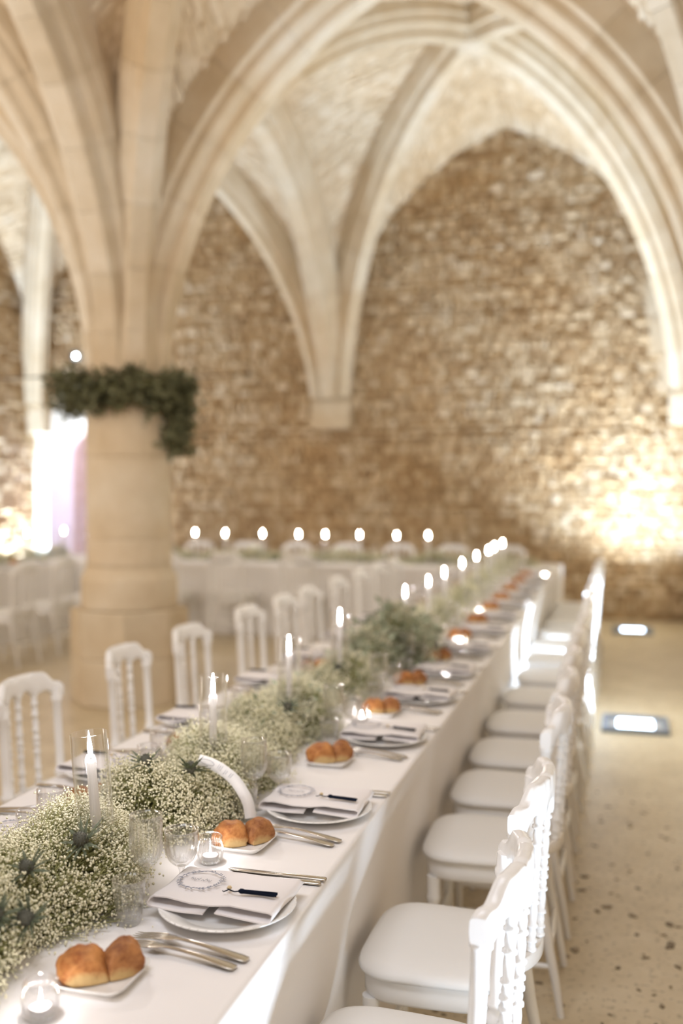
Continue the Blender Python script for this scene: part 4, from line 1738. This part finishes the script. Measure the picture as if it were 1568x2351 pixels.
def garland(x0, y0, x1, y1, wid, hgt, n, label, seed, ico=True, rad=0.0026, leafy=0.25, euc=0, holes=(), base=TZ, bump=0.35, flowers=1.0, big=1.0):
    global rng
    rng = np.random.default_rng(seed)
    root = empty('flower_garland', ((x0 + x1) / 2, (y0 + y1) / 2, base), 0, label, 'flowers', 'baby\'s breath garland along the tables')
    o0 = np.array(((x0 + x1) / 2, (y0 + y1) / 2, base))
    L = math.hypot(x1 - x0, y1 - y0)
    tx, ty = (x1 - x0) / L, (y1 - y0) / L
    nx, ny = -ty, tx

    def surf(s, ph, rho):
        endt = np.clip(1 - np.abs(2 * s - 1) ** 7, 0.05, 1) ** 0.5
        mod = 1 + bump * np.sin(s * L * 9.0 + seed) * 0.5 + bump * 0.5 * np.sin(s * L * 17.0 + 2.1 * seed + 2 * ph)
        c = wid * endt * mod * np.cos(ph) * rho
        z = hgt * endt * mod * np.sin(ph) * rho
        px = x0 + (x1 - x0) * s + nx * c
        py = y0 + (y1 - y0) * s + ny * c
        return np.stack([px, py, base + 0.004 + z], 1) - o0
    ns = max(40, n // 18)
    s = rng.uniform(0.0, 1.0, ns)
    ph = rng.uniform(0.02, PI - 0.02, ns)
    rho = rng.uniform(0.86, 1.12, ns)
    tips = surf(s, ph, rho)
    core = surf(np.clip(s + rng.normal(0, 0.03, ns), 0, 1), ph + rng.normal(0, 0.15, ns), rho * 0.35)
    # florets round each sprig tip
    k = rng.integers(0, ns, int(n * flowers))
    P = tips[k] + rng.normal(0, 1, (len(k), 3)) * np.array((0.016, 0.016, 0.011))
    P[:, 2] = np.maximum(P[:, 2], 0.004)
    R = rad * rng.uniform(0.65, 1.3, len(P))
    for (hx, hy, hr) in holes:
        keep = np.hypot(P[:, 0] + o0[0] - hx, P[:, 1] + o0[1] - hy) > hr
        P, R = P[keep], R[keep]
    blobs('blossoms', P, R, M['floret'], root, ico)
    k2 = rng.integers(0, ns, n // 3)
    Pb = tips[k2] * 0.94 + rng.normal(0, 1, (len(k2), 3)) * np.array((0.018, 0.018, 0.012))
    Pb[:, 2] = np.maximum(Pb[:, 2], 0.003)
    blobs('buds', Pb, rad * 0.7 * rng.uniform(0.6, 1.2, len(Pb)), M['bud'], root, False)
    # stems
    threads('stems', np.concatenate([core, tips[k2] * 0.8]), np.concatenate([tips, Pb]), 0.0008, M['stem'], root)
    # green filling under the blossom
    nl = int(n * leafy)
    Pl = surf(rng.uniform(0.02, 0.98, nl), rng.uniform(0, PI, nl), rng.uniform(0.25, 0.88, nl))
    Pl[:, 2] = np.maximum(Pl[:, 2], 0.004)
    leaves('foliage', Pl, 0.022, 0.0034, M['leaf'], root)
    if euc:
        Pe = surf(rng.uniform(0.05, 0.95, euc), rng.uniform(0.1, PI - 0.1, euc), rng.uniform(0.5, 1.12, euc))
        leaves('eucalyptus', Pe, 0.034 * big, 0.009 * big, M['eucalyptus'], root)
    return root


TH1 = [(-1.005, 1.72, 0.026), (-1.035, 1.58, 0.024), (-1.005, 1.44, 0.024), (-0.965, 1.475, 0.026)]
TH2 = [(-1.09, 2.15, 0.026), (-0.99, 2.19, 0.028)]
g1 = garland(-1.125, 1.00, -1.10, 2.06, 0.142, 0.122, 38000, 'near end of the white gypsophila garland, below the leaning candle', 1, True, 0.0024, 0.3, holes=TH1)
g2 = garland(-1.07, 2.06, -1.05, 2.66, 0.145, 0.142, 24000, 'gypsophila mound under the curved paper strip', 2, True, 0.0024, 0.3, 60, holes=TH2)
g3 = garland(-1.09, 2.66, -1.10, 3.42, 0.14, 0.12, 18000, 'gypsophila clump with dark leaves beyond the second tall candle', 3, False, 0.0029, 0.35, 260)
g4 = garland(-1.09, 3.42, -1.08, 4.15, 0.13, 0.11, 4500, 'low gypsophila stretch before the tall leafy bunch', 4, False, 0.0032, 0.6, 200)
g5 = garland(-1.03, 4.15, -1.00, 4.95, 0.155, 0.20, 6000, 'tall leafy bunch of grey green eucalyptus and gypsophila in mid table', 5, False, 0.0034, 0.7, 1500, flowers=0.7, big=1.35)
garland(-1.06, 5.0, -1.06, 7.0, 0.13, 0.12, 6000, 'far stretch of gypsophila garland past the leafy bunch', 6, False, 0.0042, 0.5, 300)
garland(-1.06, 7.0, -1.06, 9.75, 0.13, 0.12, 7000, 'last stretch of gypsophila garland before the cross table', 7, False, 0.0042, 0.5, 300)
for k, (a, b) in enumerate(((-5.7, -4.55), (-4.55, -3.45), (-3.45, -2.3), (-2.3, -0.8))):
    garland(a, 10.35, b, 10.36, 0.12, 0.10, 2600, 'flower garland on the cross table, %s stretch from the left' % ordn(k), 20 + k, False, 0.0055, 0.5, 250)
garland(-6.33, 7.2, -6.33, 8.8, 0.13, 0.12, 2600, 'nearer flower garland on the table at the far left', 31, False, 0.0055, 0.5, 400)
garland(-6.33, 8.8, -6.33, 10.5, 0.13, 0.12, 2600, 'farther flower garland on the table at the far left', 32, False, 0.0055, 0.5, 400)

T = [(g1, (-1.005, 1.72, 0.883), 1.2, (0.5, 0.5)), (g1, (-1.035, 1.58, 0.878), 1.05, (0.6, 0.3)), (g1, (-1.005, 1.44, 0.855), 1.1, (0.7, 0.6)), (g1, (-0.965, 1.475, 0.84), 1.1, (0.6, 0.9)),
     (g2, (-1.09, 2.15, 0.915), 1.1, (0.2, -0.2)), (g2, (-0.99, 2.19, 0.895), 1.1, (0.6, 0.5)), (g3, (-1.02, 3.0, 0.87), 1.1, (0.5, 0.4)), (g3, (-1.0, 3.2, 0.84), 1.1, (0.5, 0.6)), (g4, (-1.06, 3.75, 0.86), 1.1, (0.4, 0.3)),
     (g5, (-0.95, 4.35, 0.90), 1.2, (0.6, 0.5)), (g5, (-0.93, 4.6, 0.86), 1.2, (0.6, 0.5))]
for (g, p, s, t) in T:
    q = Vector(p) - g.location
    mk_thistle_parts(g, q, s, t)

# curved paper strip standing in the flowers
def strip():
    r = empty('paper_strip', (0, 0, 0), 0, 'curved white printed paper strip arching out of the flowers', 'paper')
    rt = Vector((math.cos(math.radians(15.68)), math.sin(math.radians(15.68)), 0))
    fw = Vector((-rt.y, rt.x, 0))
    pts = [Vector(p) for p in ((-1.0077, 2.2722, 0.899), (-0.9657, 2.2528, 0.8978), (-0.9235, 2.2335, 0.8883), (-0.8879, 2.2176, 0.8717), (-0.8644, 2.2086, 0.8483), (-0.8506, 2.2072, 0.823), (-0.8447, 2.2089, 0.788))]
    # smooth
    P = []
    for i in range(len(pts) - 1):
        p0, p1, p2, p3 = pts[max(0, i - 1)], pts[i], pts[i + 1], pts[min(len(pts) - 1, i + 2)]
        for k in range(4):
            t = k / 4
            P.append(0.5 * ((2 * p1) + (p2 - p0) * t + (2 * p0 - 5 * p1 + 4 * p2 - p3) * t * t + (3 * p1 - p0 - 3 * p2 + p3) * t ** 3))
    P.append(pts[-1])
    # width direction: across the strip, mostly down and away in its own plane
    fr = []
    for i, p in enumerate(P):
        t = (P[min(i + 1, len(P) - 1)] - P[max(0, i - 1)]).normalized()
        wv = t.cross(fw * -1.0 + Vector((0, 0, 0.45))).normalized()
        n = wv.cross(t).normalized()
        fr.append((p, t, wv, n))
    hw = 0.0135
    mb = MB()
    mb.loft([[p + wv * hw + n * 0.0003, p - wv * hw + n * 0.0003, p - wv * hw - n * 0.0003, p + wv * hw - n * 0.0003] for p, t, wv, n in fr], True, True, True)
    mb.obj('sheet', M['paper'], r)

    def at(u, v, side):
        i = min(len(fr) - 2, int(u))
        a, b = fr[i], fr[i + 1]
        k = u - i
        return a[0].lerp(b[0], k) + a[2].lerp(b[2], k) * v + a[3].lerp(b[3], k) * side
    mb = MB()
    rr = random.Random(4)
    for side in (0.0008, -0.0008):
        ring = [at(3.0 + 2.0 * math.cos(t), 0.006 * math.sin(t), side) for t in [2 * PI * k / 28 for k in range(29)]]
        mb.tube(ring, 0.00045, 4, False)
        for u in (6.2, 6.7, 7.2, 8.4, 8.9, 10.0, 10.5):
            a = rr.uniform(-0.009, -0.004)
            b = rr.uniform(0.004, 0.009)
            mb.tube([at(u, a, side), at(u, (a + b) / 2, side), at(u, b, side)], 0.0004, 4, False)
    mb.obj('print', M['ink'], r)
    return r


strip()

# ------------------------------------------------------------------ ivy ring round the column, cables, spot
rng = np.random.default_rng(77)
wr = empty('column_wreath', (CX, CY, 2.28), 0, 'dark green ivy garland wrapped around the column', 'garland')
n = 2600
a = rng.uniform(0, 2 * PI, n)
# right side of the ring (towards +x, -y) hangs lower, the left end pushes out
rr = 0.31 + np.abs(rng.normal(0.07, 0.055, n)) + 0.10 * np.clip(-np.cos(a - math.radians(15)), 0, 1) ** 3 * rng.uniform(0, 1.6, n)
zz = rng.uniform(-0.15, 0.12, n) + 0.03 * np.sin(5 * a + 1) + 0.02 * np.sin(11 * a)
P = np.stack([rr * np.cos(a), rr * np.sin(a), zz], 1)
nd = 800
ad = math.radians(15) + rng.normal(0, 0.30, nd)
rd = 0.31 + np.abs(rng.normal(0.07, 0.055, nd))
Pd = np.stack([rd * np.cos(ad), rd * np.sin(ad), rng.uniform(-0.46, 0.05, nd)], 1)
leaves('leaves', np.concatenate([P, Pd]), 0.075, 0.021, M['ivy'], wr, up=-0.2, floor=None)
mb = MB()
for s in range(3):
    mb.tube([((0.345 + 0.02 * s) * math.cos(t), (0.345 + 0.02 * s) * math.sin(t), 0.03 * math.sin(3 * t + s * 2)) for t in np.linspace(0, 2 * PI, 60)], 0.010, 6, False)
mb.obj('vine', M['stem'], wr)

mb = MB()
mb.tube([(CX + 0.315, CY + 0.09, 2.40), (-4.0, 9.2, 2.66), (-4.68, YS[3] - 0.07, 3.03)], 0.007, 6)
cb = tag(mb.obj('cable', M['cable']), 'thin dark cable from the column to the back wall', 'cable')
mb = MB()
mb.lathe([(0.03, -0.01), (0.03, 0.01), (0.012, 0.02), (0.012, 0.05)], 12)
mb.obj('hook', M['cable'], cb, (-4.68, YS[3] - 0.02, 3.03), (PI / 2, 0, 0))
mb = MB()
mb.tube([(CX - 0.325, CY, 2.41), (-5.6, CY - 0.0, 2.40), (XS[0], CY, 2.43)], 0.007, 6)
tag(mb.obj('cable', M['cable']), 'thin dark cable from the column to the left wall', 'cable')

sp = empty('spotlight', (-3.85, 6.52, 2.53), math.radians(30), 'small bright white spotlight on the left edge of the column', 'spotlight')
mb = MB()
mb.lathe([(0.02, -0.09), (0.035, -0.085), (0.04, -0.02), (0.042, 0.0), (0.036, 0.0), (0.030, -0.006), (0.002, -0.007)], 20, (0, 0, 0), True, False)
mb.obj('housing', M['black'], sp, (0, 0, 0), (PI / 2, 0, 0))
mb = MB()
mb.lathe([(0.001, 0.004), (0.014, 0.0035), (0.014, -0.002), (0.001, -0.0025)], 20)
mb.obj('lens', M['spot_led'], sp, (0, 0, 0), (PI / 2, 0, 0))
mb = MB()
mb.tube([(0, 0.05, 0), (0, 0.05, -0.07), (0.1, 0.1, -0.11)], 0.006, 6)
mb.obj('bracket', M['black'], sp)
